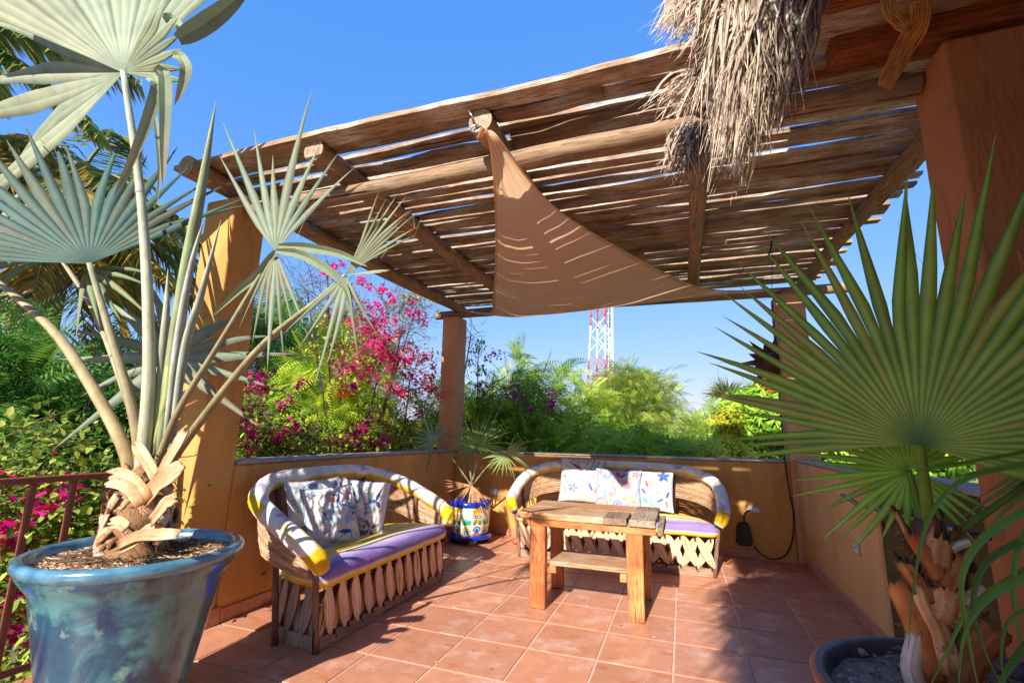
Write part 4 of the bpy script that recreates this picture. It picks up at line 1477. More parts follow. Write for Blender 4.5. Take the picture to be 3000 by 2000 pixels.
for lb in (0, 1):
    msk = lob == lb
    cp = Pt.c.copy()
    if lb == 0:
        Pt.ell(0, 1.45, .8, .35, 0, base_y); Pt.ell(0, 1.1, .55, .35, 0, lin('#f3d13a')); Pt.ell(-.33, .75, .34, .25, 0, lin('#1b3fae')); Pt.ell(.33, .75, .34, .25, 0, lin('#1b3fae'))
        Pt.ell(-.33, .75, .17, .12, 0, lin('#f1efe6')); Pt.ell(.33, .75, .17, .12, 0, lin('#f1efe6')); Pt.ell(0, .25, .75, .25, 0, base_y); Pt.ell(-.5, -.1, .35, .3, .5, lin('#2e8b4a')); Pt.ell(.5, -.1, .35, .3, -.5, lin('#2e8b4a'))
        Pt.ell(0, -1.0, .75, .45, 0, lin('#1b3fae')); Pt.ell(0, -1.0, .55, .3, 0, lin('#8fc8e8')); Pt.ell(0, -1.1, .3, .2, 0, lin('#1b3fae')); Pt.ell(0, -1.65, .7, .22, 0, lin('#d4574a')); Pt.ell(0, -1.7, .35, .12, 0, lin('#f0a58a'))
    else:
        Pt.put(vv > 0.35, lin('#cfe6d8')); Pt.put((vv > 0.35) & (((An * 70 / (2 * pi)) % 1 - .5) ** 2 + ((vv * 3.2) % 1 - .5) ** 2 < 0.06), lin('#c23b2c'))
        Pt.ell(0, 0.1, .9, .3, 0, lin('#46b8c9')); Pt.ell(0, -.15, .8, .28, 0, lin('#3e9a4d')); Pt.ell(-.1, -1.3, .85, .6, 0, base_y); Pt.ell(-.1, -1.4, .62, .42, 0, lin('#46b8c9')); Pt.ell(-.1, -1.45, .4, .28, 0, lin('#1b3fae')); Pt.ell(-.1, -1.5, .2, .15, 0, lin('#f4d44a'))
    Pt.c[~msk] = cp[~msk]
MB().add(V, F, Pt.c.reshape(-1, 3)).build('body', TALAV, tp, smooth=True)
COB = lin('#1c33a8')
V, F = lathe([(0.19, 0.385), (0.228, 0.388), (0.24, 0.40), (0.243, 0.425), (0.236, 0.443), (0.222, 0.447), (0.208, 0.44), (0.203, 0.41), (0.203, 0.33), (0.0, 0.33)], 64, tc_)
MB().add(V, F, COB).build('rim', TALAV, tp, smooth=True)
V, F = lathe([(0.205, 0.0935), (0.235, 0.098), (0.252, 0.085), (0.25, 0.062), (0.225, 0.048), (0.0, 0.045)], 64, tc_)
MB().add(V, F, COB).build('saucer', TALAV, tp, smooth=True)
for k_ in range(4):
    a = -1.57 + k_ * pi / 2 + 0.6
    cx, cy = tc_[0] + 0.185 * cos(a), tc_[1] + 0.185 * sin(a)
    V, F = lathe([(0.0, 0.0), (0.034, 0.0), (0.042, 0.012), (0.056, 0.055)], 12, (cx, cy, 0.0005))
    MB().add(V, F, COB if k_ % 2 else lin('#dfe3ea') * .6 + COB * .4).build('foot', TALAV, tp, smooth=True)
V, F = lathe([(0.2, 0.395), (0.1, 0.40), (0.0, 0.402)], 24, tc_)
MB().add(V, F).build('soil', SOIL, tp, smooth=True)

# ------------------------------------------------------------------ big blue pot
bc = (-2.215, 1.505, 0)
bp = empty('blue_pot', bc, 'large glossy blue-green glazed pot holding the tall silver palm, lower left', 'flower pot')
RZ = 0.70
prof = [(0.0, 0.0), (0.20, 0.0), (0.215, 0.012), (0.232, 0.10), (0.262, 0.25), (0.292, 0.40), (0.318, 0.52), (0.331, 0.575), (0.354, 0.607), (0.370, 0.63), (0.377, 0.648)]
V, F = lathe(prof, 72, bc)
MB().add(V, F).build('body', BLUEGLAZE, bp, smooth=True)
V, F = lathe([(0.377, 0.6485), (0.390, 0.662), (0.394, 0.680), (0.386, 0.695), (0.371, RZ), (0.354, 0.695), (0.344, 0.68), (0.338, 0.65), (0.334, 0.60)], 72, bc)
MB().add(V, F).build('rim', RIMGLAZE, bp, smooth=True)


def soil_disc(c, R_, z, m, parent, seed, amp=0.012, tilt=0.0):
    n_, k_ = 26, 56
    V = [(c[0], c[1], z)]
    g_ = np.random.default_rng(seed)
    ph = g_.uniform(0, 6, 6)
    for i in range(1, n_ + 1):
        r = R_ * i / n_
        for j in range(k_):
            a = 2 * pi * j / k_
            x, y_ = r * cos(a), r * sin(a)
            zz_ = z + amp * (sin(x * 17 + ph[0]) * sin(y_ * 19 + ph[1]) + .5 * sin(x * 41 + ph[2]) * sin(y_ * 37 + ph[3])) + g_.normal() * amp * .16 + tilt * x
            V.append((c[0] + x, c[1] + y_, zz_))
    F = [(0, 1 + j, 1 + (j + 1) % k_) for j in range(k_)]
    for i in range(n_ - 1):
        for j in range(k_):
            a, b = 1 + i * k_ + j, 1 + i * k_ + (j + 1) % k_
            F.append((a, a + k_, b + k_, b))
    return MB().add(V, F).build('soil', m, parent, smooth=True)


soil_disc(bc, 0.337, 0.652, SOIL, bp, 1)
# bark chips lying on the soil
def chips(name, c, R_, z, n_, m, parent, seed, cols):
    g_ = np.random.default_rng(seed)
    mb = MB()
    for _ in range(n_):
        r, a = R_ * math.sqrt(g_.random()), g_.uniform(0, 2 * pi)
        L_, w_ = g_.uniform(0.004, 0.016), g_.uniform(0.002, 0.0045)
        aa = g_.uniform(0, pi)
        p0 = np.array([c[0] + r * cos(a), c[1] + r * sin(a), z + g_.uniform(0.004, 0.014)])
        d_ = np.array([cos(aa), sin(aa), g_.normal() * 0.15]) * L_
        s_ = np.array([-sin(aa), cos(aa), g_.normal() * .3]) * w_
        mb.add([p0 - d_, p0 - s_, p0 + d_, p0 + s_ + np.array([0, 0, 0.003])], np.array([(0, 1, 2), (0, 2, 3)]), cols[g_.integers(len(cols))])
    o_ = mb.build(name, m, parent)
    o_['kind'] = 'stuff'
    return o_


chips('bark_mulch', bc, 0.325, 0.654, 3800, BOOT, bp, 5, [lin('#d9bd97'), lin('#a98763'), lin('#ead7b8'), lin('#7b5c42')])

# ------------------------------------------------------------------ orange pot on the right
oc = (0.735, 1.765, 0)
op = empty('orange_pot', oc, 'wide orange clay pot with a dark rim in the lower right corner', 'flower pot')
V, F = lathe([(0.0, 0.0), (0.24, 0.0), (0.27, 0.03), (0.31, 0.20), (0.345, 0.38), (0.365, 0.46), (0.385, 0.485), (0.398, 0.50), (0.402, 0.515)], 72, oc)
MB().add(V, F).build('body', ORPOT, op, smooth=True)
V, F = lathe([(0.402, 0.5155), (0.405, 0.523), (0.400, 0.531), (0.390, 0.5345)], 72, oc)
MB().add(V, F).build('lip', ORPOT, op, smooth=True)
V, F = lathe([(0.3895, 0.5345), (0.380, 0.5355), (0.370, 0.533), (0.358, 0.522), (0.352, 0.50), (0.35, 0.45)], 72, oc)
MB().add(V, F).build('rim', DKRIM, op, smooth=True)
soil_disc(oc, 0.352, 0.495, SOILG, op, 2, amp=0.008)
chips('soil_flecks', oc, 0.33, 0.496, 900, BOOT, op, 6, [lin('#8d8478'), lin('#d9d2c4'), lin('#5c5248')])
sh = MB()
V, F = tube([at(2515, 1903, z=0.503), at(2528, 1910, z=0.516), at(2545, 1918, z=0.506)], [0.006, 0.012, 0.002], 8)
o_ = sh.add(V, F, lin('#c9b8ad')).build('snail_shell', BOOT, smooth=True)
tag(o_, 'small pale empty snail shell lying on the soil of the orange pot', 'shell')

# ------------------------------------------------------------------ fan palm leaves


def fan(hub, tip, nseg=30, spread=200, roll=0.0, split=0.5, droop=0.15, cup=0.06, seed=0, c0='#8fa38f', c1='#c9d3b6', ctip='#b9854a', uneven=0.12, face=None,
        wmul=1.0, brk=0.0, tiplen=0.07, short=0.25, pleat=0.55, curl=0.0, ng=1, sunny=0.0, taper=1.5, browning=0.0):
    """a palmate leaf: pleated, joined near the hub, split into pointed segments further out; returns vertices, faces, colours"""
    g = np.random.default_rng(seed)
    hub, tip = np.array(hub, float), np.array(tip, float)
    d = tip - hub
    R = np.linalg.norm(d)
    d /= R
    f = nz(EYE - hub) - SUN_DIR * sunny if face is None else np.array(face, float)
    n = nz(f - d * d.dot(f))
    s = np.cross(n, d)
    n, s = n * cos(roll) + s * sin(roll), s * cos(roll) - n * sin(roll)
    S = rad(spread)
    da = S / nseg
    nc = 2 * ng + 1
    cx = np.linspace(-1, 1, nc)
    st = np.array([0.12, 0.26, 0.40, 0.50, 0.60, 0.70, 0.79, 0.87, 0.94, 1.0])
    V, F, C = [hub + np.cross(n, d) * R * .004 * x_ + (n * R * .002 if k_ % 2 else 0) for k_, x_ in enumerate(cx)], [], [lin(c0)] * nc
    k0, k1, kt = lin(c0), lin(c1), lin(ctip)
    for i in range(nseg):
        a = -S / 2 + da * (i + 0.5)
        a_out = a + g.normal() * da * 0.22
        q = abs(a) / (S / 2 + 1e-6)
        L_ = R * (1 - short * q ** 2 + g.normal() * uneven * 0.45)
        u = nz(cos(a) * d + sin(a) * s)
        u_out = nz(cos(a_out) * d + sin(a_out) * s)
        pz = np.cross(n, u)
        sp = split * (1 - 0.25 * q) * g.uniform(.88, 1.1)
        w0 = 2 * math.tan(da / 2) * sp * R
        we = w0 * wmul
        dr = droop * (1 + g.normal() * 0.3) * (0.4 + 0.9 * q)
        bk = g.random() < brk
        tb = g.uniform(0.45, 0.62)
        side = g.normal() * 0.03
        lift = g.normal() * 0.035
        twist = g.normal() * 0.55
        br = g.random() < browning
        tone = g.normal() * 0.09
        yl = g.random() ** 3 * .35
        base = len(V)
        for t in st:
            r = L_ * t
            if t <= sp:
                hw = math.tan(da / 2) * r
            else:
                x = (t - sp) / (1 - sp)
                hw = (w0 + (we - w0) * min(1, x * 2.2)) / 2 * (1 - x ** taper) * (1 - 0.10 * x) + 0.0006
            uu_ = u if t <= sp else nz(u * (1 - (t - sp)) + u_out * (t - sp))
            P = hub + uu_ * r * (1 - 0.10 * t * t * dr) + n * (lift * R * max(0, t - sp) * 2 - cup * R * t * t) + pz * side * R * max(0, t - sp) * 2
            P = P + np.array([0, 0, -1]) * dr * R * max(0, t - 0.25) ** 2.0
            if bk and t > tb:
                e_ = (t - tb) * L_
                Pb = hub + u * L_ * tb - n * cup * R * tb * tb + np.array([0, 0, -1]) * dr * R * max(0, tb - 0.25) ** 2
                P = Pb + (np.array([0, 0, -1.0]) + 0.12 * u + curl * pz) * e_
            fo = pleat * hw / ng * min(1, .35 + 1.6 * t)
            hubmix = max(0, .5 - t * 1.6)
            tw_a = twist * max(0, t - sp)
            pz2 = pz * cos(tw_a) + n * sin(tw_a)
            n2 = n * cos(tw_a) - pz * sin(tw_a)
            if t > sp:
                fo *= 1 + 0.9 * (t - sp) / (1 - sp)
            m = min(1, max(0, (t - (1 - tiplen)) / tiplen * 1.3)) if tiplen > 0 else 0
            if br:
                m = max(m, min(1, max(0, (t - 0.72) * 5)))
            bse = (k0 * (1 - yl) + kt * yl * .8) * (1 + tone + g.normal() * .04)
            rib = (k1 * (1 - yl) + kt * yl) * (1 + tone)
            for k_ in range(nc):
                V.append(P + pz2 * hw * cx[k_] + (n2 * fo * 1.1 if k_ % 2 else 0))
                cc = rib if k_ % 2 else bse
                cc = cc * (1 - hubmix) + k1 * 1.15 * hubmix
                C.append(cc * (1 - m) + kt * m)
        ns = len(st)
        F += [(k_, k_ + 1, base + k_ + 1, base + k_) for k_ in range(nc - 1)]
        for j in range(ns - 1):
            b = base + j * nc
            F += [(b + k_, b + k_ + 1, b + nc + k_ + 1, b + nc + k_) for k_ in range(nc - 1)]
    return np.array(V), np.array(F), np.clip(np.array(C), 0, 1)


def frond(parent, base, hub, tip, pet_r=(0.022, 0.011), pts=(), leafmat=SILVER, petc='#b7b394', petc2='#a88f6a', hair=5, **kw):
    """a palm frond: stalk, and the blade as a sub-part"""
    P = bez([base, *pts, hub], 22)
    r = np.linspace(pet_r[0], pet_r[1], 22)
    V, F = tube(P, r, 10, flat=0.72)
    t = np.linspace(0, 1, 22)[:, None]
    cc = lin(petc2) * (1 - t) + lin(petc) * t
    C = np.repeat(cc, 10, 0)
    st_ = MB().add(V, F, C).build('frond', PETIOLE, parent, smooth=True)
    V, F, C = fan(hub, tip, **kw)
    bl = MB().add(V, F, C).build('leaf_blade', leafmat, st_)
    if hair:
        g = np.random.default_rng(kw.get('seed', 0) + 90)
        mb = MB()
        R = np.linalg.norm(np.array(tip) - np.array(hub))
        for _ in range(hair):
            v = V[g.integers(len(V))]
            pts_ = [v, v + g.normal(size=3) * R * .04, v + g.normal(size=3) * R * .06 + np.array([0, 0, -.06 * R]), v + g.normal(size=3) * R * .07 + np.array([0, 0, -.12 * R])]
            mb.add(*tube(bez(pts_, 12), 0.0006, 3, cap=False), lin('#b9a36a'))
        h_ = mb.build('leaf_fibres', PETIOLE, st_)
        h_['kind'] = 'stuff'
    return st_


def boots(parent, cen, r0, r1, z0, z1, levels, per, style, seed, cols, lean_to=None):
    """old leaf bases left on a palm trunk, each one a curved plate of its own"""
    g = np.random.default_rng(seed)
    for lv in range(levels):
        t = lv / max(1, levels - 1)
        for k in range(per):
            a = 2 * pi * (k / per) + lv * 1.15 + g.normal() * 0.2
            z = z0 + (z1 - z0) * t + g.uniform(-.012, .012)
            r = r0 + (r1 - r0) * t
            c = np.array(cen, float) + np.array([0, 0, 0])
            if lean_to is not None:
                c = c + np.array(lean_to) * t
            P, Nn, W = [], [], []
            n_ = 11
            if style == 'wrap':
                sgn = 1 if (lv + k) % 2 else -1
                rise = g.uniform(0.09, 0.15)
                turn = g.uniform(1.0, 1.7) * sgn
                w_ = g.uniform(0.06, 0.085)
                flare = g.uniform(0.0, 0.028)
                for i in range(n_):
                    x = i / (n_ - 1)
                    aa = a + turn * x
                    rr = r * 1.04 + 0.010 + flare * max(0, x - .55) ** 1.5 * 2.6
                    P.append(c + np.array([rr * cos(aa), rr * sin(aa), z - c[2] + rise * x]))
                    Nn.append([cos(aa), sin(aa), 0.1])
                    W.append(w_ * (1.0 - 0.45 * x) * (1 if i < n_ - 1 else .7))
            else:
                rise = g.uniform(0.10, 0.16) * (1.2 if lv == 0 else 1)
                w_ = g.uniform(0.065, 0.095) * (1 - .35 * t)
                flare = g.uniform(0.012, 0.045)
                twist = g.normal() * 0.35
                for i in range(n_):
                    x = i / (n_ - 1)
                    aa = a + twist * x
                    rr = r * 1.02 + 0.006 + flare * x ** 1.5
                    P.append(c + np.array([rr * cos(aa), rr * sin(aa), z - c[2] + rise * x - .02]))
                    Nn.append([cos(aa), sin(aa), -0.15])
                    W.append(w_ * (1.15 - 0.5 * x))
            c1, c2 = lin(cols[g.integers(len(cols))]) * g.uniform(.7, 1.05), lin(cols[g.integers(len(cols))]) * g.uniform(.7, 1.05)
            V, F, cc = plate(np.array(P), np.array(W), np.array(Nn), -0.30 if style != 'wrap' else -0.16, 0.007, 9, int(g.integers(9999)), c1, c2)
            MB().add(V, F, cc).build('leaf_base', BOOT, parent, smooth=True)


# ------------------------------------------------------------------ tall silver palm in the blue pot
tx, ty = -2.245, 1.50
sp_ = empty('silver_palm', (tx, ty, 0.655), 'tall silver-grey fan palm with long stalks, growing in the blue pot', 'palm')
B = np.array([tx, ty, 0.92])
V, F = tube(bez([(tx, ty, 0.64), (tx, ty, 0.75), (tx + .012, ty, 0.88), (tx + .02, ty, 0.99)], 12), np.linspace(0.125, 0.075, 12) * (1 + 0.12 * np.sin(np.arange(12) * 1.4)), 18)
MB().add(V, F, lin('#a98560')).build('trunk', BOOT, sp_, smooth=True)
boots(sp_, (tx, ty, 0.66), 0.118, 0.072, 0.66, 0.90, 8, 5, 'wrap', 4, ['#e2c49c', '#d9ad7f', '#efdcc0', '#c99a6b', '#d2a380', '#e8cfae'])
g = np.random.default_rng(28)
mb = MB()
for _ in range(420):
    a, z = g.uniform(0, 2 * pi), g.uniform(.66, 1.0)
    r = .128 - .04 * (z - .66) / .34
    p0 = np.array([tx + r * cos(a), ty + r * sin(a), z])
    q_ = g.normal(size=3) * .016
    mb.add(*tube(bez([p0, p0 + q_ * .7 + np.array([cos(a), sin(a), .3]) * .014, p0 + q_ + np.array([cos(a), sin(a), -.3]) * .028], 5), .0009, 3, cap=False), lin('#8a6a4c') * g.uniform(.4, 1.5))
o_ = mb.build('trunk_fibre', PETIOLE, sp_)
o_['kind'] = 'stuff'
# fibres at the foot
mb = MB()
g = np.random.default_rng(8)
for _ in range(120):
    a = g.uniform(0, 2 * pi)
    p0 = np.array([tx + .11 * cos(a), ty + .11 * sin(a), .67])
    pts_ = [p0, p0 + np.array([.05 * cos(a + g.normal() * .7), .05 * sin(a + g.normal() * .7), .02 * g.random()]), p0 + np.array([.11 * cos(a + g.normal()), .11 * sin(a + g.normal()), .0])]
    mb.add(*tube(bez(pts_, 6), 0.0016, 4, cap=False), lin('#6d5440') * g.uniform(.6, 1.6))
o_ = mb.build('root_fibre', PETIOLE, sp_)
o_['kind'] = 'stuff'

SC = dict(c0='#a6b49c', c1='#dbe3c6', ctip='#c89a62', sunny=.8)
SD = dict(c0='#8b9d8a', c1='#bccab0', ctip='#c89a62', sunny=.5)
# big leaf overhead at the top left
h1 = at(362, 212, y=1.42)
frond(sp_, B + (0.01, -.02, .03), h1, at(-170, 300, y=1.40), pet_r=(.034, .017), pts=[at(437, 1050, y=1.46), at(415, 600, y=1.45)], nseg=6, ng=2, spread=92, roll=0.0, split=0.34,
      droop=0.03, cup=0.03, seed=1, short=0.0, uneven=.05, tiplen=0.03, petc='#d3d0bd', petc2='#d0ccb6', hair=6, pleat=.75, wmul=.62, taper=2.2, **SC)
V, F, C = fan(h1, at(250, -360, y=1.42), nseg=6, ng=3, spread=88, roll=.0, split=.60, droop=.02, cup=.03, seed=12, short=.05, uneven=.05, tiplen=.03, pleat=.75, wmul=.8, taper=2, **SC)
MB().add(V, F, C).build('leaf_blade', SILVER, sp_)
V, F, C = fan(h1, at(525, 95, y=1.40), nseg=7, ng=2, spread=72, roll=.0, split=.72, sunny=.8, droop=.02, cup=.05, seed=11, short=.05, uneven=.1, tiplen=.0, pleat=.75, c0='#8f9e83', c1='#d3dcb8')
MB().add(V, F, C).build('leaf_blade', SILVER, sp_)
# its broken, hanging segments on the right
frs = [((430, 225), (462, 245), (440, 330), (385, 470), (335, 570)), ((455, 215), (480, 210), (485, 300), (480, 440), (478, 545)), ((505, 160), (528, 165), (545, 200), (530, 260), (512, 308)), ((448, 300), (462, 400), (468, 500), (460, 600)),
       ((480, 60), (500, 55), (525, 75), (520, 95))]
mb = MB()
for i, pl_ in enumerate(frs):
    P = bez([at(px, py, y=1.36 + .02 * i) for px, py in pl_], 14)
    W = np.array([.03, .05, .062, .066, .068, .068, .066, .06, .054, .046, .038, .028, .018, .004]) * (0.85 if i != 3 else 0.35)
    V, F = ribbon(P, W, nz(EYE - P[0]) + np.array([.4, 0, 0]), .16)
    t = np.repeat(np.linspace(0, 1, 14), 3)[:, None]
    c_ = lin('#c2cba8') * (1 - np.clip(t * 2.2 - 1.25, 0, 1)) + lin('#dcb78c') * np.clip(t * 2.2 - 1.25, 0, 1)
    MB().add(V, F, c_).build('leaf_segment', SILVER, sp_)
P = bez([at(520, 118, y=1.4), at(600, 70, y=1.38), at(680, 10, y=1.36), at(740, -50, y=1.36)], 14)
V, F = ribbon(P, np.array([.05, .075, .085, .09, .09, .09, .085, .08, .07, .06, .05, .04, .03, .02]), nz(EYE - P[0]), .2)
MB().add(V, F, lin('#9aa583')).build('leaf_segment', SILVER, sp_)
# darker leaf on the left
h2 = at(262, 772, y=1.36)
frond(sp_, B + (-.02, 0, .03), h2, at(60, 355, y=1.30), pet_r=(.030, .013), pts=[at(395, 1230, y=1.45), at(318, 960, y=1.41)], nseg=23, spread=140, roll=-0.25, split=0.46,
      droop=0.02, cup=0.04, seed=2, wmul=.85, short=0.12, c0='#41615f', c1='#7b9c90', ctip='#b58a55', hair=8, sunny=.5)
h2b = at(250, 790, y=1.42)
V, F, C = fan(h2b, at(395, 900, y=1.45), nseg=6, spread=95, split=.3, droop=.3, seed=31, c0='#7d9a6a', c1='#b8c69a', ctip='#b58a55')
MB().add(V, F, C).build('leaf_blade', SILVER, sp_)
# second stalk on the left, blade out of the frame
h3 = at(-70, 780, y=1.30)
frond(sp_, B + (-.035, -.02, .0), h3, at(-260, 560, y=1.2), pet_r=(.034, .016), pts=[at(355, 1290, y=1.43), at(190, 1010, y=1.38), at(60, 880, y=1.33)], nseg=18, spread=160, seed=3, petc='#c2b595', petc2='#c7a97c', hair=0, **SC)
h3 = at(170, 745, y=1.62)
frond(sp_, B + (-.01, .03, .03), h3, at(40, 640, y=1.62), pet_r=(.024, .014), pts=[at(385, 1200, y=1.50), at(280, 920, y=1.58)], nseg=14, spread=140, seed=33, petc='#cbb59c', petc2='#c9c4a8', hair=0, c0='#93a387', c1='#c3cbb0')
# leaf reaching the pergola corner
h4 = at(806, 735, y=1.50)
frond(sp_, B + (.03, 0, .02), h4, at(842, 345, y=1.52), pet_r=(.019, .009), pts=[at(520, 1210, y=1.48), at(640, 1010, y=1.48)], nseg=8, spread=76, roll=.15, split=.36,
      droop=0.01, cup=0.03, seed=4, wmul=.8, uneven=.4, short=.25, hair=6, petc='#aeb494', **SD)
V, F, C = fan(h4, at(790, 1005, y=1.46), nseg=7, spread=46, split=.40, droop=.05, cup=.0, seed=41, short=.3, uneven=.4, wmul=1.0, **SD)
MB().add(V, F, C).build('leaf_blade', SILVER, sp_)
for pl_ in (((806, 735), (760, 800), (700, 850), (622, 925)), ((806, 735), (880, 745), (960, 790), (1010, 840), (1030, 905)), ((815, 720), (900, 725), (1000, 745), (1075, 780))):
    P = bez([at(px, py, y=1.48) for px, py in pl_], 12)
    V, F = ribbon(P, np.array([.015, .03, .036, .038, .038, .036, .034, .03, .026, .02, .014, .003]), nz(EYE - P[0]), .3)
    MB().add(V, F, lin('#a9b798')).build('leaf_segment', SILVER, sp_)
# outermost leaf on the right
h5 = at(1012, 806, y=1.50)
frond(sp_, B + (.045, 0, -.01), h5, at(1195, 598, y=1.54), pet_r=(.023, .009), pts=[at(560, 1270, y=1.47), at(760, 1020, y=1.48), at(930, 880, y=1.5)], nseg=9, spread=34, roll=.2, split=.55,
      droop=0.02, cup=0.02, seed=5, wmul=1.25, short=.1, hair=10, petc='#aeb494', browning=.5, c0='#9aa586', c1='#d3d8b8', ctip='#c99155')
V, F, C = fan(h5, at(962, 1075, y=1.46), nseg=6, spread=72, split=.30, droop=.05, cup=.0, seed=51, short=.1, uneven=.3, wmul=1.0, **SD)
MB().add(V, F, C).build('leaf_blade', SILVER, sp_)
V, F, C = fan(h5, at(1140, 790, y=1.50), nseg=6, spread=40, split=.7, droop=.05, cup=.0, seed=52, roll=1.0, **SC)
MB().add(V, F, C).build('leaf_blade', SILVER, sp_)
# back leaf behind the stalks
h6 = at(505, 1050, y=1.88)
frond(sp_, B + (.02, .04, .03), h6, at(470, 830, y=1.90), pet_r=(.02, .010), nseg=13, spread=325, roll=.1, split=.36, droop=.10, cup=.03, seed=6, short=.0, uneven=.3, wmul=.8, hair=0, c0='#9fb0a0', c1='#ccd6bd', ctip='#c58f5a')
# spears: folded young leaves and stalk ends
for pl_, w_, c_ in ((((470, 1330), (500, 1100), (545, 800), (596, 520), (633, 296)), .055, '#a9b58c'), (((445, 1330), (440, 1000), (428, 760), (415, 530)), .036, '#c6c3c0'), (((455, 1330), (475, 1050), (488, 900), (492, 787)), .030, '#c6c8b8'),
                    (((500, 1330), (540, 1030), (590, 860), (648, 643)), .032, '#c3cbbb'), (((480, 1330), (520, 1000), (560, 780), (598, 640)), .028, '#cfd0cc'), (((450, 1330), (492, 1150), (505, 1000), (520, 900)), .034, '#c9cd7c')):
    P = bez([at(px, py, y=1.47 + .01 * len(pl_)) for px, py in pl_], 20)
    t = np.linspace(0, 1, 20)
    V, F = tube(P, w_ / 2 * (0.75 + .55 * np.sin(pi * t ** .8)) * (1 - t ** 5) + .001, 10, flat=.6)
    tt = np.repeat(t, 10)[:, None]
    C = lin(c_) * (1 - .1 * np.sin(tt * 40)) * (0.85 + .15 * tt)
    MB().add(V, F, C).build('spear_leaf', PETIOLE, sp_, smooth=True)
# bronze leaf sheaths between the stalks
for pts_, w_ in (([at(460, 1405, y=1.36), at(440, 1365, y=1.36), at(415, 1325, y=1.37), at(395, 1298, y=1.38)], .05), ([at(462, 1400, y=1.36), at(490, 1350, y=1.36), at(520, 1300, y=1.38), at(540, 1262, y=1.4)], .045),
                 ([at(425, 1470, y=1.33), at(390, 1420, y=1.32), at(350, 1400, y=1.31), at(312, 1402, y=1.30)], .085), ([at(420, 1470, y=1.34), at(460, 1420, y=1.34), at(500, 1390, y=1.33), at(535, 1365, y=1.32)], .080),
                 ([at(470, 1560, y=1.34), at(450, 1545, y=1.33), at(400, 1580, y=1.32), at(350, 1610, y=1.33)], .05), ([at(340, 1600, y=1.33), at(400, 1570, y=1.31), at(460, 1565, y=1.31), at(522, 1562, y=1.32)], .045),
                 ([at(372, 1545, y=1.33), at(350, 1530, y=1.32), at(320, 1535, y=1.31)], .05), ([at(440, 1530, y=1.32), at(465, 1500, y=1.31), at(490, 1470, y=1.31), at(512, 1465, y=1.30)], .05)):
    P = bez(pts_, 10)
    V, F, cc = plate(P, np.linspace(w_ * .8, w_, 10) * np.array([1, 1, 1, 1, 1, 1, 1, .95, .85, .7]), np.array([.3, -1, .3]), .16, .007, 9, int(w_ * 9999), lin(random.choice(['#d8a070', '#e0b58a'])), lin('#ead2b0'))
    MB().add(V, F, cc).build('leaf_base', BOOT, sp_, smooth=True)

# ------------------------------------------------------------------ green palm on the right
gp = empty('green_palm', (0.655, 1.75, 0.50), 'big green fan palm with a stubby orange-brown trunk, growing in the orange pot', 'palm')
V, F = tube(bez([(.652, 1.75, .48), (.655, 1.75, .62), (.66, 1.75, .80), (.655, 1.75, .98)], 12), np.linspace(.066, .034, 12), 16)
MB().add(V, F).build('trunk', FIBRE, gp, smooth=True)
boots(gp, (.655, 1.75, .5), .056, .034, (.51), .87, 6, 4, 'up', 14, ['#c98a52', '#dcae7c', '#a0663a', '#e3c39a', '#b5713e', '#8a5a38'])
Rr = lambda x, y_: (2000 + x / 2.24, 1300 + y_ / 2.24)
for pl_, w_, cc_ in ((((1760, 1700), (1850, 1420), (1960, 1290), (2060, 1210)), .085, '#a5673a'), (((1640, 1560), (1560, 1270), (1470, 1060), (1390, 915)), .062, '#d08a50'), (((1700, 1500), (1660, 1250), (1580, 1080), (1530, 940)), .075, '#dba874'),
                     (((1620, 1050), (1560, 950), (1500, 860), (1440, 775)), .045, '#c98550'), (((1690, 900), (1640, 800), (1560, 690), (1490, 590)), .040, '#c07a44'), (((1700, 960), (1740, 880), (1790, 800), (1800, 720)), .055, '#b87c50'),
                     (((1640, 1130), (1680, 1040), (1690, 960), (1680, 930)), .080, '#e0b084'), (((1660, 800), (1670, 720), (1680, 650), (1690, 620)), .065, '#d9a070'), (((1760, 690), (1800, 670), (1850, 650), (1895, 640)), .024, '#d9cfc0'),
                     (((1560, 1640), (1500, 1480), (1520, 1330), (1540, 1250)), .05, '#cfc4bd'), (((1850, 1050), (1900, 1000), (1960, 970), (2010, 950)), .035, '#cfa58a')):
    P = bez([at(*Rr(*q_), y=1.665) for q_ in pl_], 10)
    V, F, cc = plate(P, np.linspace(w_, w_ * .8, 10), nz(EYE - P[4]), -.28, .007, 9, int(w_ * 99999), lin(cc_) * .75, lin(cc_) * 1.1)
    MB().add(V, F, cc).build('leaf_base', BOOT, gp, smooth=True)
mb = MB()
g = np.random.default_rng(18)
for _ in range(260):
    a, z = g.uniform(0, 2 * pi), g.uniform(.52, .93)
    r = .066 - .032 * (z - .5) / .5
    p0 = np.array([.655 + r * cos(a), 1.75 + r * sin(a), z])
    q_ = g.normal(size=3) * .014
    mb.add(*tube(bez([p0, p0 + q_ * .7 + np.array([cos(a), sin(a), .3]) * .02, p0 + q_ + np.array([cos(a), sin(a), -.2]) * .04], 5), .0011, 3, cap=False), lin('#a97a4c') * g.uniform(.4, 1.4))
o_ = mb.build('trunk_fibre', PETIOLE, gp)
o_['kind'] = 'stuff'
TB = np.array([.655, 1.74, .95])
GR = dict(c0='#528426', c1='#a6bc46', ctip='#c79455')
hr = at(2694, 1302, y=1.62)
frond(gp, TB, hr, at(2742, 468, y=1.66), pet_r=(.017, .012), pts=[at(2712, 1450, y=1.66)], leafmat=GREENF, nseg=41, spread=208, roll=.06, split=.50, droop=.03, cup=.03, seed=70, short=.52, uneven=.08,
      petc='#7f9a2e', petc2='#5f8f2a', tiplen=.045, hair=14, pleat=.55, **GR)
hr2 = at(2662, 1378, y=1.80)
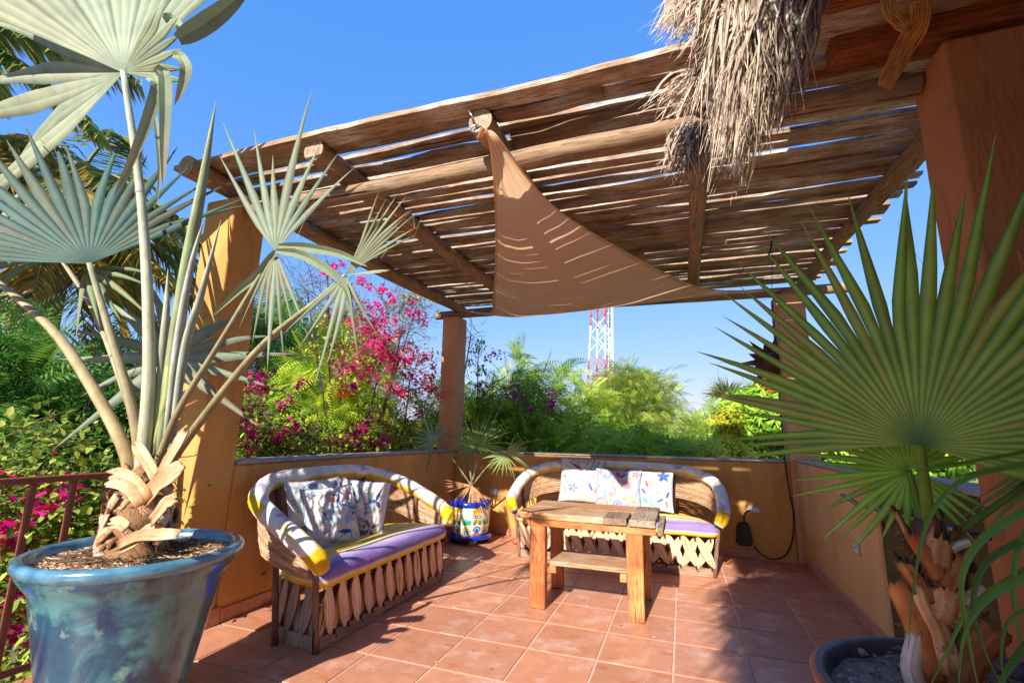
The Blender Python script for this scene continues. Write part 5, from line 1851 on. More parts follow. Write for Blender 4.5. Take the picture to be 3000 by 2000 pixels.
frond(gp, TB + (-.01, .02, 0), hr2, at(2330, 1330, y=1.84), pet_r=(.016, .010), leafmat=GREENF, nseg=32, spread=330, roll=-.1, split=.42, droop=.08, cup=.05, seed=71, short=.35, uneven=.2,
      petc='#7fa03a', petc2='#6f8f3a', tiplen=.06, hair=8, c0='#62a62c', c1='#9ccc52', ctip='#cfae7c')
# narrow drooping segments that enter from the right
Rr = lambda x, y_: (2000 + x / 2.24, 1300 + y_ / 2.24)
for i, (pl_, w_) in enumerate((([(2400, 90), (2240, 130), (1850, 230), (1620, 480), (1520, 900), (1480, 1350)], .014), ([(2420, 380), (2240, 440), (1950, 640), (1830, 900), (1880, 1300), (1950, 1640)], .018),
                               ([(2420, 560), (2240, 625), (1990, 780), (1905, 1050), (1980, 1350), (2120, 1640)], .016), ([(2400, 760), (2240, 830), (1900, 1060), (1740, 1350), (1600, 1640)], .014),
                               ([(2420, 820), (2240, 880), (2000, 1020), (1850, 1250), (1805, 1640)], .016), ([(2420, 1180), (2240, 1340), (2100, 1540), (2040, 1680)], .018),
                               ([(2350, 380), (2200, 700), (2170, 1000), (2230, 1300), (2300, 1500)], .012),
                               ([(2400, -10), (2200, 60), (1900, 110), (1600, 160), (1350, 230)], .010), ([(2420, 1000), (2150, 1150), (2090, 1400), (2140, 1640)], .008))):
    P = bez([at(*Rr(*q_), y=1.42 + .03 * (i % 4)) for q_ in pl_], 22)
    W = w_ * np.concatenate([np.linspace(1, .9, 8), np.linspace(.9, .08, 14)])
    V, F = ribbon(P, W, nz(EYE - P[8]), .25)
    MB().add(V, F, lin('#5f8a3a') * (1 + .25 * sin(i * 2.3))).build('leaf_segment', GREENF, gp)
# leaf beyond the right edge whose tips reach into the picture
h8 = at(3130, 1330, y=1.75)
frond(gp, TB + (.02, 0, -.03), h8, at(2800, 1420, y=1.75), pet_r=(.014, .010), leafmat=GREENF, nseg=14, spread=120, roll=.2, split=.35, droop=.16, cup=.03, seed=72, petc='#6f8f3a', petc2='#6f8f3a', hair=0, c0='#5f8a4a', c1='#8fae76', ctip='#b89a62')

# ------------------------------------------------------------------ small fan palm in the talavera pot
mp = empty('small_palm', (-2.325, 5.19, .40), 'small fan palm with dead brown lower leaves, growing in the talavera pot', 'palm')
MB().add(*tube(bez([(-2.325, 5.19, .39), (-2.32, 5.185, .52), (-2.315, 5.18, .66)], 6), [.045, .04, .03, .028, .025, .022], 10), lin('#8a6a4a')).build('trunk', BOOT, mp, smooth=True)
Q = lambda x, y_: (1180 + x / 3.2659, 1160 + y_ / 3.2659)
MBs = np.array([-2.315, 5.18, .60])
for i, (hb, tp_, sprd, ns_, yy, yt, col0, col1) in enumerate((((300, 440), (80, 300), 230, 15, 5.05, 5.0, '#6f9468', '#a3bd90'), ((705, 470), (705, 130), 300, 28, 5.30, 5.32, '#5d9440', '#9abf60'), ((985, 545), (1230, 470), 95, 12, 5.0, 5.0, '#6f8f45', '#a9b86a'),
                                                              ((980, 565), (860, 760), 170, 12, 5.0, 4.95, '#6a8c48', '#a3b46c'))):
    hb_ = at(*Q(*hb), y=yy)
    fr_ = frond(mp, MBs, hb_, at(*Q(*tp_), y=yt), pet_r=(.011, .006), leafmat=GREENF, nseg=ns_, spread=sprd, seed=80 + i, split=.36, droop=.16, cup=.03, short=.1, uneven=.3, hair=0, petc='#a9b58c', petc2='#b3ad8c', c0=col0, c1=col1, ctip='#b99a5a', wmul=1.15,
                pts=[(MBs + hb_) / 2 + np.array([0, 0, .05])])
for pl_, w_ in ((((660, 820), (610, 560), (520, 260), (412, 40)), .022), (((672, 800), (720, 600), (830, 330), (955, 60)), .020), (((655, 820), (640, 500), (590, 170)), .016)):
    P = bez([at(*Q(*q_), y=5.12) for q_ in pl_], 14)
    t = np.linspace(0, 1, 14)
    MB().add(*tube(P, w_ / 2 * (1.3 - .3 * t) * (1 - t ** 6) + .001, 7, flat=.5), lin('#a3ae86')).build('spear_leaf', PETIOLE, mp, smooth=True)
hb_ = at(*Q(655, 850), y=5.08)
for tip_, sprd, ns_, sd in (((360, 860), 26, 6, 1), ((760, 1150), 62, 12, 2), ((520, 1000), 40, 5, 3)):
    V, F, C = fan(hb_, at(*Q(*tip_), y=5.0), nseg=ns_, spread=sprd, split=.3, droop=.12, seed=95 + sd, c0='#b98a5f', c1='#d9b48c', ctip='#c9a680', wmul=1.5, uneven=.3)
    MB().add(V, F, C).build('dead_leaf', BOOT, mp)

# ------------------------------------------------------------------ outlets, cable, rail, ornament
def outlet(loc, axis, label, wd=.125, ht=.075):
    e = empty('wall_outlet', loc, label, 'outlet', 'electric outlets on the parapets')
    x, y_, z = loc
    def bxx(name, u0, u1, z0, z1, d0, d1, m):
        if axis == 'y':
            V, F = bevelbox(x + u0, x + u1, y_ - d1, y_ - d0, z + z0, z + z1, .002)
        else:
            V, F = bevelbox(x - d1, x - d0, y_ + u0, y_ + u1, z + z0, z + z1, .002)
        MB().add(V, F).build(name, m, e)
    bxx('plate', -wd / 2, wd / 2, -ht / 2, ht / 2, .0005, .008, PLATE)
    for k_ in (-1, 0, 1):
        bxx('module', k_ * .032 - .013, k_ * .032 + .013, -.026, .026, .0085, .013, PLATED)
    return e


outlet((-2.24, YB, .49), 'y', 'grey outlet plate between the talavera pot and the back sofa')
o2 = outlet((.668, YB, .476), 'y', 'grey outlet plate on the back wall with a black plug in it')
outlet((XR, 3.995, .485), 'x', 'grey outlet plate on the right-hand wall, low above the skirting')
tm = empty('timer_box', (.565, 5.66, .25), 'black outdoor timer plug hanging by its lead below the outlet', 'timer')
V, F = [], []
out = [(-.085, -.10), (-.06, -.135), (.05, -.14), (.075, -.10), (.055, .06), (.03, .10), (-.045, .10), (-.07, .05)]
for d_ in (.0, .055):
    for (x, z) in out:
        k_ = 1 if d_ == 0 else .9
        V.append((.555 + x * k_, 5.695 - d_, .25 + z * k_))
F = [tuple(range(8)), tuple(range(8, 16))[::-1]] + [(i, i + 8, (i + 1) % 8 + 8, (i + 1) % 8) for i in range(8)]
MB().add(V, F).build('body', RUBBER, tm)
MB().add(*lathe([(0, 0), (.03, 0), (.03, .008), (0, .008)], 20, (0, 0, 0))).build('dial', PLATED, tm, off=(0, 0, 0))
dl_ = [o for o in tm.children if o.name.startswith('dial')][0]
dl_.data.materials[0] = RUST
dl_.matrix_local = Matrix.Translation(Vector((.0, -.022, .045))) @ Matrix.Rotation(rad(90), 4, 'X')
MB().add(*tube(bez([(.645, 5.67, .475), (.60, 5.665, .465), (.565, 5.665, .42), (.56, 5.67, .34)], 12), .008, 8)).build('lead', RUBBER, tm, smooth=True)
V, F = bevelbox(.625, .685, 5.655, 5.684, .455, .50, .006)
MB().add(V, F).build('plug', PLATED, tm)
cb = MB().add(*tube(bez([(.63, 5.66, .125), (.70, 5.62, .055), (.785, 5.60, .03), (.90, 5.62, .07), (.985, 5.66, .22), (1.015, 5.668, .45), (1.0, 5.672, .65), (.99, 5.674, .80), (.985, 5.675, .97), (.985, 5.685, 1.3), (1.0, 5.69, 2.7)], 60), .0075, 8)).build('cable', RUBBER, smooth=True)
tag(cb, 'black cable looping from the timer up the corner of the back wall', 'cable')
hr_ = empty('handrail', (1.0, 3.2, .8), 'dark glossy metal handrail fixed to the olive green wall', 'handrail')
P = [at(2469, 1449, x=1.0), at(2492, 1463, x=1.0), at(2518, 1478, x=1.0), at(2545, 1485, x=1.0), at(2888, 1575, x=1.0)]
MB().add(*tube(bez(P, 26), .020, 10, flat=.5)).build('rail', RAILM, hr_, smooth=True)
bk_ = at(2622, 1545, x=1.07)
V, F = bevelbox(1.073, 1.088, bk_[1] - .09, bk_[1] + .09, bk_[2] - .03, bk_[2] + .03, .003)
MB().add(V, F).build('bracket_plate', RUST, hr_)
MB().add(*tube([(1.07, bk_[1] + .03, bk_[2] + .01), (1.02, bk_[1] + .0, bk_[2] - .01), (1.005, bk_[1] - .01, bk_[2] + .08)], .008, 8)).build('bracket_arm', RUST, hr_)
# metal sun
sn = empty('metal_sun', (.99, 5.80, 2.02), 'dark rusted metal sun ornament with pointed rays on the far right pillar', 'ornament')
V, F = [], []
nr_ = 14
c_ = np.array([1.02, 5.84, 2.00])
# disc seen nearly face-on from the terrace, standing out from the side of the pillar
ax1, ax2, axn = nz([-.75, .05, 0.0]), np.array([0, 0, 1.0]), np.array([0.0, -1.0, 0])
c_ = np.array([.965, 5.83, 2.03])
for side in (0, 1):
    V.append(c_ + axn * (.035 if side == 0 else -.01))
    for k_ in range(nr_ * 2):
        a = 2 * pi * k_ / (nr_ * 2)
        r = .165 if k_ % 2 else (.33 if k_ % 4 == 0 else .25)
        V.append(c_ + r * (cos(a) * ax1 + sin(a) * ax2) - axn * .0 + axn * (.003 if side == 0 else -.003))
N2 = nr_ * 2
for side in (0, 1):
    b = side * (N2 + 1)
    for k_ in range(N2):
        t_ = (b, b + 1 + k_, b + 1 + (k_ + 1) % N2)
        F.append(t_ if side == 0 else t_[::-1])
for k_ in range(N2):
    F.append((1 + k_, 1 + (k_ + 1) % N2, N2 + 2 + (k_ + 1) % N2, N2 + 2 + k_))
MB().add(V, F).build('rays', RUST, sn)
prf = [(0.0, .075), (.05, .07), (.09, .05), (.12, .02), (.125, .0)]
V, F = lathe(prf, 24, (0, 0, 0))
V2 = np.array([c_ + v[0] * ax1 + v[1] * ax2 + v[2] * axn for v in V])
MB().add(V2, F).build('face_disc', RUST, sn, smooth=True)
# hanging wire under the slats
wr_ = MB().add(*tube(bez([at(2262, 690, y=4.4), at(2258, 730, y=4.4), at(2254, 745, y=4.4), at(2268, 758, y=4.4)], 14), .007, 6), (1, 1, 1)).add(*tube(bez([at(2262, 735, y=4.4), at(2262, 800, y=4.4), at(2261, 858, y=4.4)], 8), .003, 5)).build('hanging_wire', RUBBER)
tag(wr_, 'thin dark wire with a hook hanging from the slats above the back right', 'wire')
# bits of litter on the tiles
g = np.random.default_rng(77)
mb = MB()
for _ in range(170):
    x, y_ = g.uniform(-2.6, .95), g.uniform(1.3, 5.6)
    r, a = g.uniform(.003, .010), g.uniform(0, 6.28)
    c_ = np.array([x, y_, .003])
    mb.add([c_ + r * 1.6 * np.array([cos(a), sin(a), 0]), c_ + r * .5 * np.array([-sin(a), cos(a), .5]), c_ - r * 1.6 * np.array([cos(a), sin(a), 0]), c_ - r * .5 * np.array([-sin(a), cos(a), 0])], [(0, 1, 2, 3)],
           lin(['#e8ddcf', '#c9a98a', '#8a5a3a', '#f2ece2', '#b8506a'][g.integers(5)]))
tag(mb.build('floor_litter', BOOT), 'tiny scattered bits of dry leaf and petal on the tiles', 'litter', kind='stuff')
# fallen blossoms
for i, (px, py, lb) in enumerate(((1303, 1600, 'magenta petal on the floor in front of the talavera pot'), (1290, 1581, 'magenta petal on the floor left of the talavera pot, by the sofa end'), (1468, 1573, 'magenta petal on the floor behind the pot, close to the skirting'), (1512, 1594, 'magenta petal on the floor beside the left foot of the back sofa'))):
    p0 = at(px, py, z=0.004)
    mb = MB()
    for k_ in range(3):
        a = 2.1 * k_ + i
        d_, s_ = np.array([cos(a), sin(a), .5]), np.array([-sin(a), cos(a), 0])
        mb.add([p0, p0 + .03 * d_ - .018 * s_, p0 + .055 * d_, p0 + .03 * d_ + .018 * s_], [(0, 1, 2, 3)], lin('#d0106f'))
    tag(mb.build('fallen_petal', BRACT), lb, 'petal', 'blossoms fallen on the tiles')
p0 = at(2125, 1650, z=.004)
V, F = ribbon(bez([p0, p0 + (.04, .05, .012), p0 + (.07, .12, .03)], 8), np.array([.004, .02, .03, .032, .028, .02, .01, .002]), (0, 0, 1), .2)
tag(MB().add(V, F, lin('#a8683a')).build('dry_leaf', BOOT), 'curled dry brown leaf on the floor by the right end of the back sofa', 'leaf')
# lens of bark on the edge of the blue pot is part of the mulch; railing at the left
rl = empty('railing', (-2.93, 1.0, 0), 'rust-red steel railing behind the blue pot at the left edge', 'railing')
V, F = bevelbox(-2.955, -2.905, -.9, 2.163, .925, .955, .003)
MB().add(V, F).build('top_rail', STEELR, rl)
V, F = bevelbox(-2.945, -2.915, -.9, 2.163, .08, .105, .003)
MB().add(V, F).build('bottom_rail', STEELR, rl)
yb = 2.10
while yb > -.85:
    V, F = bevelbox(-2.942, -2.918, yb - .012, yb + .012, .1055, .9245, .002)
    MB().add(V, F).build('baluster', STEELR, rl)
    yb -= .163

# ------------------------------------------------------------------ garden
def leafquad(kx=0.5):
    """one pointed leaflet along +x: two triangles-pairs folded a little"""
    return [(0, 0, 0), (.5, -.5 * kx, .06), (1, 0, 0), (.5, .5 * kx, .06)]


def pinnate(n_, wl, ll, droop=.25, vee=.25):
    V, F = [], []
    for i in range(n_):
        t = (i + .6) / n_
        x, z = t, -droop * t * t
        for sd in (-1, 1):
            L_ = ll * sin(pi * (0.15 + .8 * t)) ** .6
            b = len(V)
            dx, dy = .45 * L_, sd * .9 * L_
            V += [(x, 0, z), (x + dx * .5 - wl, dy * .5, z + vee * L_ * .5), (x + dx, dy, z + vee * L_ * .6), (x + dx * .5 + wl, dy * .5, z + vee * L_ * .5)]
            F.append((b, b + 1, b + 2, b + 3))
    b = len(V)
    V += [(0, -.006, 0), (0, .006, 0), (1, .003, -droop), (1, -.003, -droop)]
    F.append((b, b + 1, b + 2, b + 3))
    return np.array(V), np.array(F)


PIN = pinnate(12, .022, .26)
PINB = pinnate(11, .024, .30, .4)
ROS = None
_v, _f = [], []
for k_ in range(9):
    a = 2 * pi * k_ / 9 + .3 * (k_ % 2)
    el = .55 if k_ % 2 else .15
    d_ = np.array([cos(a) * cos(el), sin(a) * cos(el), sin(el)])
    s_ = np.array([-sin(a), cos(a), 0])
    b = len(_v)
    _v += [(0, 0, 0), tuple(.5 * d_ - .11 * s_ + (0, 0, .03)), tuple(d_ - (0, 0, .25)), tuple(.5 * d_ + .11 * s_ + (0, 0, .03))]
    _f.append((b, b + 1, b + 2, b + 3))
ROS = (np.array(_v), np.array(_f))
LQ = (np.array([(0, 0, 0), (.30, -.28, .10), (.68, -.22, .08), (1, 0, -.06), (.5, 0, -.02), (.68, .22, .08), (.30, .28, .10)]), np.array([(0, 1, 2, 4), (4, 2, 3, 3), (0, 4, 5, 6), (4, 3, 5, 5)]))
LQ = (LQ[0], np.array([(0, 1, 2, 4), (0, 4, 5, 6), (2, 3, 5, 4)]))
BQ = (np.array(leafquad(.95)), np.array([(0, 1, 2, 3)]))
LQN = (np.array(leafquad(.25)), np.array([(0, 1, 2, 3)]))


def pal(cols, n, g, dv=.18):
    P = np.array([lin(c) for c in cols])
    a, b, t = P[g.integers(len(P), size=n)], P[g.integers(len(P), size=n)], g.random((n, 1)) * .6
    return (a * (1 - t) + b * t) * np.clip(1 + g.normal(size=(n, 1)) * dv, .35, 1.7)


def crown_points(n, blobs, g, shell=.55, clump=None):
    """points in a set of ellipsoids (centre, radii), gathered in clumps with gaps between"""
    vol = np.array([b[1][0] * b[1][1] * b[1][2] for b in blobs])
    idx = g.choice(len(blobs), size=n, p=vol / vol.sum())
    if clump:
        ncl = max(6, n // clump)
        ci = g.choice(len(blobs), size=ncl, p=vol / vol.sum())
        cd = rand_dirs(ncl, g) * (g.random((ncl, 1)) ** .33 * (1 - shell * .3) + 0)
        cpos = np.array([blobs[i][0] for i in ci]) + cd * np.array([blobs[i][1] for i in ci])
        rad_ = np.array([np.mean(blobs[i][1]) for i in ci])
        pick = g.integers(ncl, size=n)
        pos = cpos[pick] + g.normal(size=(n, 3)) * rad_[pick][:, None] * np.array([.17, .17, .11])
        cen = np.array([blobs[i][0] for i in ci])[pick]
    else:
        d = rand_dirs(n, g) * g.uniform(shell, 1, (n, 1)) ** .5
        cen = np.array([blobs[i][0] for i in idx])
        pos = cen + d * np.array([blobs[i][1] for i in idx])
    return pos, nz_rows(pos - cen)


def nz_rows(v):
    return v / (np.linalg.norm(v, axis=1, keepdims=True) + 1e-9)


def limbs(name, base, blobs, parent, m, seed, r0=.09, n_=14, per=3):
    g = np.random.default_rng(seed)
    mbt, mbl = MB(), MB()
    base = np.array(base, float)
    cen = np.mean([b[0] for b in blobs], axis=0)
    fork = base * .45 + cen * .55 - np.array([0, 0, .25 * np.mean([b[1][2] for b in blobs])])
    mbt.add(*tube(bez([base, (base + fork) / 2 + g.normal(size=3) * .08, fork], 8), np.linspace(r0, r0 * .6, 8), 8))
    for i in range(n_):
        b = blobs[g.integers(len(blobs))]
        end = np.array(b[0]) + rand_dirs(1, g)[0] * np.array(b[1]) * g.uniform(.4, .78)
        mid = (fork + end) / 2 + g.normal(size=3) * .12 * np.mean(b[1])
        P = bez([fork, mid, end], 9)
        mbl.add(*tube(P, np.linspace(r0 * .42, r0 * .06, 9), 5, cap=False))
        for _ in range(per):
            k_ = g.integers(3, 9)
            e2 = P[k_] + (end - fork) * .16 + g.normal(size=3) * .22 * np.mean(b[1])
            mbl.add(*tube(bez([P[k_], (P[k_] + e2) / 2 + g.normal(size=3) * .04, e2], 5), np.linspace(r0 * .16, r0 * .03, 5), 4, cap=False))
    mbt.build('trunk', m, parent, smooth=True)
    o = mbl.build('branches', m, parent, smooth=True)
    o['kind'] = 'stuff'


def tree(name, label, cat, blobs, kind, n, cols, seed, size=.35, base=None, clump=28, r0=.09, nl=14, extra=(), group=None, droop=-.25, shell=.5):
    g = np.random.default_rng(seed)
    cen = np.mean([b[0] for b in blobs], axis=0)
    if base is None:
        base = (cen[0] + g.normal() * .2, cen[1] + g.normal() * .2, GZ)
    e = empty(name, tuple(base), label, cat, group)
    limbs(name, base, blobs, e, BARK, seed, r0=r0, n_=nl)
    pos, out = crown_points(n, blobs, g, shell, clump)
    D = nz_rows(out * .8 + g.normal(size=(n, 3)) * .55 + np.array([0, 0, droop]))
    M = frames(D, g.normal(size=n) * .5)
    T = {'pin': PIN, 'pinb': PINB, 'ros': ROS, 'leaf': LQ, 'narrow': LQN}[kind]
    if kind == 'ros':
        up = nz_rows(out * .9 + g.normal(size=(n, 3)) * .35 + np.array([0, 0, .5]))
        Mx = frames(nz_rows(np.cross(up, rand_dirs(n, g))))
        M = np.stack([Mx[:, :, 0], np.cross(up, Mx[:, :, 0]), up], 2)
    sz = (1.25 if kind.startswith('pin') else 1.0) * size * g.uniform(.65, 1.25, n)
    V, F, C = instances(T[0], T[1], pos, M, sz, pal(cols, n, g))
    mb = MB().add(V, F, C)
    o = mb.build('foliage', LEAF, e)
    o['kind'] = 'stuff'
    for (k2, n2, cols2, sz2, sel, nm, mt) in extra:
        pos, out = crown_points(n2, sel or blobs, g, .8, 9 if nm != 'foliage_tips' else 12)
        M = frames(rand_dirs(n2, g))
        T = {'leaf': LQ, 'narrow': LQN, 'ros': ROS, 'bract': BQ}[k2]
        V, F, C = instances(T[0], T[1], pos, M, sz2 * g.uniform(.7, 1.3, n2), pal(cols2, n2, g))
        o = MB().add(V, F, C).build(nm, mt, e)
        o['kind'] = 'stuff'
    return e


def blob(px, py, d, rx, rz, ry=None):
    p = at(px, py, d=d)
    s = math.hypot(1, (px - 1500) / FPX)
    return (p, (rx, ry or rx, rz))


GREENS = ['#7d9a38', '#55802f', '#90ab45', '#44702c', '#a3b650']
BRIGHT = ['#86a834', '#a5c042', '#6f9a30', '#b8c654', '#5d8a2c']
DARKS = ['#5a8034', '#41682b', '#7c9c40', '#93aa4a', '#3a5c28']
JAC = ['#4f8038', '#6f9a48', '#3f6c34', '#8aad58']

tree('jacaranda', 'tall feathery jacaranda with faint lilac blooms, right of the sunlit pillar', 'tree', [blob(800, 1010, 9.5, 1.1, .75), blob(720, 1130, 9.2, 1.1, .9), blob(920, 1080, 9.8, 1.0, .8), blob(650, 1240, 9.5, 1.0, .7), blob(840, 1230, 9, 1.2, .7)], 'pin', 2300, JAC, 101, size=.42, clump=22, nl=26,
     extra=[('leaf', 900, ['#a49ad8', '#8d82cc', '#b9b2e0'], .06, [blob(760, 960, 9.4, .8, .35), blob(905, 1010, 9.4, .7, .35), blob(740, 1060, 9.2, .6, .4), blob(890, 940, 9.4, .4, .3)], 'lilac_blossom', BRACT)])
tree('poinciana', 'bright yellow-green feathery tree behind the left parapet', 'tree', [blob(1010, 1130, 7.5, .75, .6), blob(930, 1230, 7.2, .8, .5), blob(1090, 1240, 7.6, .8, .5), blob(1040, 1010, 7.8, .5, .4)], 'pin', 1700, BRIGHT, 102, size=.32, clump=22, nl=20,
     extra=[('leaf', 120, ['#d9342b', '#e0502f'], .05, [blob(1000, 1155, 6.9, .25, .06)], 'red_blossom', BRACT)])
tree('shrub', 'dark leafy shrub mass low behind the left parapet', 'shrub', [blob(720, 1320, 5.6, .7, .45), blob(860, 1330, 5.8, .8, .35), blob(1010, 1330, 6.2, .8, .3), blob(1150, 1310, 6.6, .7, .35), blob(690, 1180, 5.6, .4, .4)], 'leaf', 5200, DARKS + ['#8a9a3c', '#a8913a'], 103, size=.075, clump=60, nl=24)
tree('acacia', 'loose feathery tree with yellow pods behind the far left corner pillar', 'tree', [blob(1430, 1180, 8.0, .9, .65), blob(1300, 1270, 7.6, .8, .5), blob(1570, 1230, 8.6, .9, .6), blob(1480, 1290, 7.8, 1.1, .4), blob(1620, 1110, 8.4, .5, .22), blob(1520, 1090, 8.4, .5, .3)], 'pinb', 1900, GREENS, 104, size=.34, clump=20, nl=26,
     extra=[('leaf', 260, ['#e0b83c', '#d9a93a'], .055, None, 'yellow_blossom', BRACT)])
tree('acacia', 'dense feathery tree in the middle, just left of the lattice tower', 'tree', [blob(1690, 1210, 9.5, .8, .5), blob(1640, 1290, 8.6, .9, .4), blob(1800, 1290, 9.0, 1.0, .35), blob(1700, 1320, 8.0, 1.2, .3)], 'pinb', 1900, GREENS + ['#a2ad48'], 105, size=.33, clump=22, nl=22,
     extra=[('leaf', 320, ['#e3bd45', '#cfa53a'], .06, None, 'yellow_blossom', BRACT)])
tree('shrub', 'dark green leafy growth right behind the back wall, left of the tallest cushion', 'shrub', [blob(1560, 1335, 7.2, .9, .25), blob(1800, 1340, 7.2, .9, .25), blob(1400, 1335, 7.0, .6, .28), blob(1950, 1335, 7.4, .6, .22)], 'pinb', 900, GREENS, 106, size=.30, clump=20, nl=12)
tree('mesquite', 'round fine-leaved mesquite tree just right of the lattice tower', 'tree', [blob(1870, 1190, 17, 1.7, 1.25), blob(1840, 1120, 17, .9, .7), blob(1930, 1255, 17, .8, .55), blob(1790, 1250, 17, .9, .6)], 'pin', 3600, ['#6a8340', '#4f6d35', '#83944a', '#92a055'], 107, size=.36, clump=16, nl=40, r0=.16)
tree('tamarind', 'airy pale-green tree between the mesquite and the mango tree', 'tree', [blob(2050, 1255, 14, .7, .4), blob(2120, 1215, 14, .5, .4), blob(2090, 1290, 13, 1.0, .5)], 'pin', 1100, ['#86a04c', '#a0b35c', '#6d8a40'], 108, size=.34, clump=14, nl=20)
tree('mango_tree', 'bright green mango tree with reddish new leaves on top, by the far right pillar', 'tree', [blob(2270, 1240, 10, .95, .75), blob(2350, 1170, 10, .65, .6), blob(2180, 1310, 9.6, .6, .4), blob(2420, 1290, 10, 1.1, .6), blob(2600, 1300, 10, 1.0, .6)], 'ros', 3600, ['#648f2c', '#769f36', '#487826', '#8aab44'], 109, size=.24, clump=None, nl=14, shell=.75,
     extra=[('ros', 260, ['#b5563c', '#c9704c', '#a34a38'], .18, [blob(2290, 1135, 9.6, .42, .22), blob(2350, 1105, 9.6, .4, .2)], 'foliage_tips', LEAF)])
tree('golden_bamboo', 'yellow-green clump of narrow leaves in front of the mango tree', 'bamboo', [blob(2080, 1330, 8.2, .55, .32), blob(2130, 1260, 9.0, .25, .5), blob(2000, 1340, 8.0, .45, .25)], 'ros', 900, ['#98a43a', '#b3ab48', '#7f9634'], 110, size=.17, clump=14, nl=8)
# distant palm behind the mango tree
hp = at(2130, 1165, d=26)
dp = empty('fan_palm', (hp[0], hp[1], GZ), 'distant fan palm with its head just above the tamarind and mango trees', 'palm')
MB().add(*tube(bez([(hp[0], hp[1], GZ), (hp[0] + .1, hp[1], (GZ + hp[2]) / 2), hp], 6), .14, 8)).build('trunk', BARK, dp, smooth=True)
g = np.random.default_rng(2)
for k_ in range(22):
    d_ = rand_dirs(1, g)[0]
    d_[2] = abs(d_[2]) * .9 + .05
    V, F, C = fan(hp + nz(d_) * .35, hp + nz(d_) * 1.35, nseg=10, spread=130, seed=200 + k_, split=.3, droop=.3, face=g.normal(size=3), c0='#7d8a58', c1='#a3ab78', ctip='#a38f5a')
    MB().add(V, F, C).build('leaf_blade', GREENF, dp)

# low distant woods
g = np.random.default_rng(55)
n_ = 7000
d_ = g.uniform(26, 190, n_)
a_ = g.uniform(rad(-75), rad(40), n_)
pos = np.stack([np.sin(a_) * d_, np.cos(a_) * d_, GZ + g.random(n_) ** .6 * (3.2 + 1.6 * np.sin(a_ * 17) + .9 * np.sin(d_ * .4 + a_ * 40)) * 1.0], 1)
M = frames(rand_dirs(n_, g))
V, F, C = instances(ROS[0], ROS[1], pos, M, .55 + d_ * .008, pal(['#5f7a3c', '#4a6634', '#7d8f4c', '#8f9a5c'], n_, g))
fw = MB().add(V, F, C).build('distant_wood', LEAF)
tag(fw, 'low belt of distant trees along the horizon beyond the garden', 'trees', kind='stuff')

# ------------------------------------------------------------------ bougainvillea
def bougain(name, label, base, blobs, clusters, seed, nleaf=3000, leafcols=DARKS, ntw=120, tw=None, bsz=.040, pinks=('#f0309a', '#e8208a', '#ff5ab0', '#f0457f', '#d21c8a'), group=None, nb=30, cr=.095):
    g = np.random.default_rng(seed)
    e = empty(name, base, label, 'bougainvillea', group)
    base = np.array(base, float)
    mb = MB()
    tw = tw or blobs
    for _ in range(ntw):
        b = tw[g.integers(len(tw))]
        p0 = np.array(b[0]) + rand_dirs(1, g)[0] * np.array(b[1]) * g.random()
        d_ = rand_dirs(1, g)[0] * .35 + np.array([0, 0, .15])
        pts_ = [p0]
        for _k in range(3):
            d_ = d_ + g.normal(size=3) * .10
            pts_.append(pts_[-1] + d_ * np.mean(b[1]) * .75)
        r = g.uniform(.002, .006)
        P = bez(pts_, 9)
        mb.add(*tube(P, np.linspace(r, r * .35, 9), 4, cap=False), lin('#7a6152') * g.uniform(.6, 1.5))
        for _k in range(4):
            j = g.integers(2, 9)
            q_ = P[j] + g.normal(size=3) * .10
            mb.add(*tube([P[j], (P[j] + q_) / 2 + g.normal(size=3) * .015, q_], [r * .5, r * .4, .001], 3, cap=False), lin('#8a7262') * g.uniform(.7, 1.5))
    for b in tw:
        if np.linalg.norm(np.array(b[0]) - base) < 40:
            mb.add(*tube(bez([base, (base + np.array(b[0])) / 2 + g.normal(size=3) * .25, b[0]], 12), np.linspace(.03, .008, 12), 6, cap=False), lin('#5a463a'))
    o = mb.build('branches', PETIOLE, e)
    o['kind'] = 'stuff'
    if nleaf:
        pos, out = crown_points(nleaf, blobs, g, .4, 26)
        M = frames(nz_rows(out * .5 + g.normal(size=(nleaf, 3)) * .7))
        V, F, C = instances(LQ[0], LQ[1], pos, M, .058 * g.uniform(.6, 1.3, nleaf), pal(leafcols, nleaf, g))
        o = MB().add(V, F, C).build('foliage', LEAF, e)
        o['kind'] = 'stuff'
    # each blossom cluster is a part
    for (c_, r_) in clusters:
        r_ = r_ * 1.12
        k_ = int(2.0 * nb * (r_ / .1) ** 1.5) + 12
        sub = g.integers(2, 5)
        sc_ = np.array(c_) + g.normal(size=(sub, 3)) * r_ * .55
        pos = sc_[g.integers(sub, size=k_)] + g.normal(size=(k_, 3)) * r_ * .38
        M = frames(rand_dirs(k_, g))
        V, F, C = instances(BQ[0], BQ[1], pos, M, bsz * g.uniform(.8, 1.4, k_), pal(pinks, k_, g, .15))
        MB().add(V, F, C).build('blossom_cluster', BRACT, e)['kind'] = 'stuff'
    return e


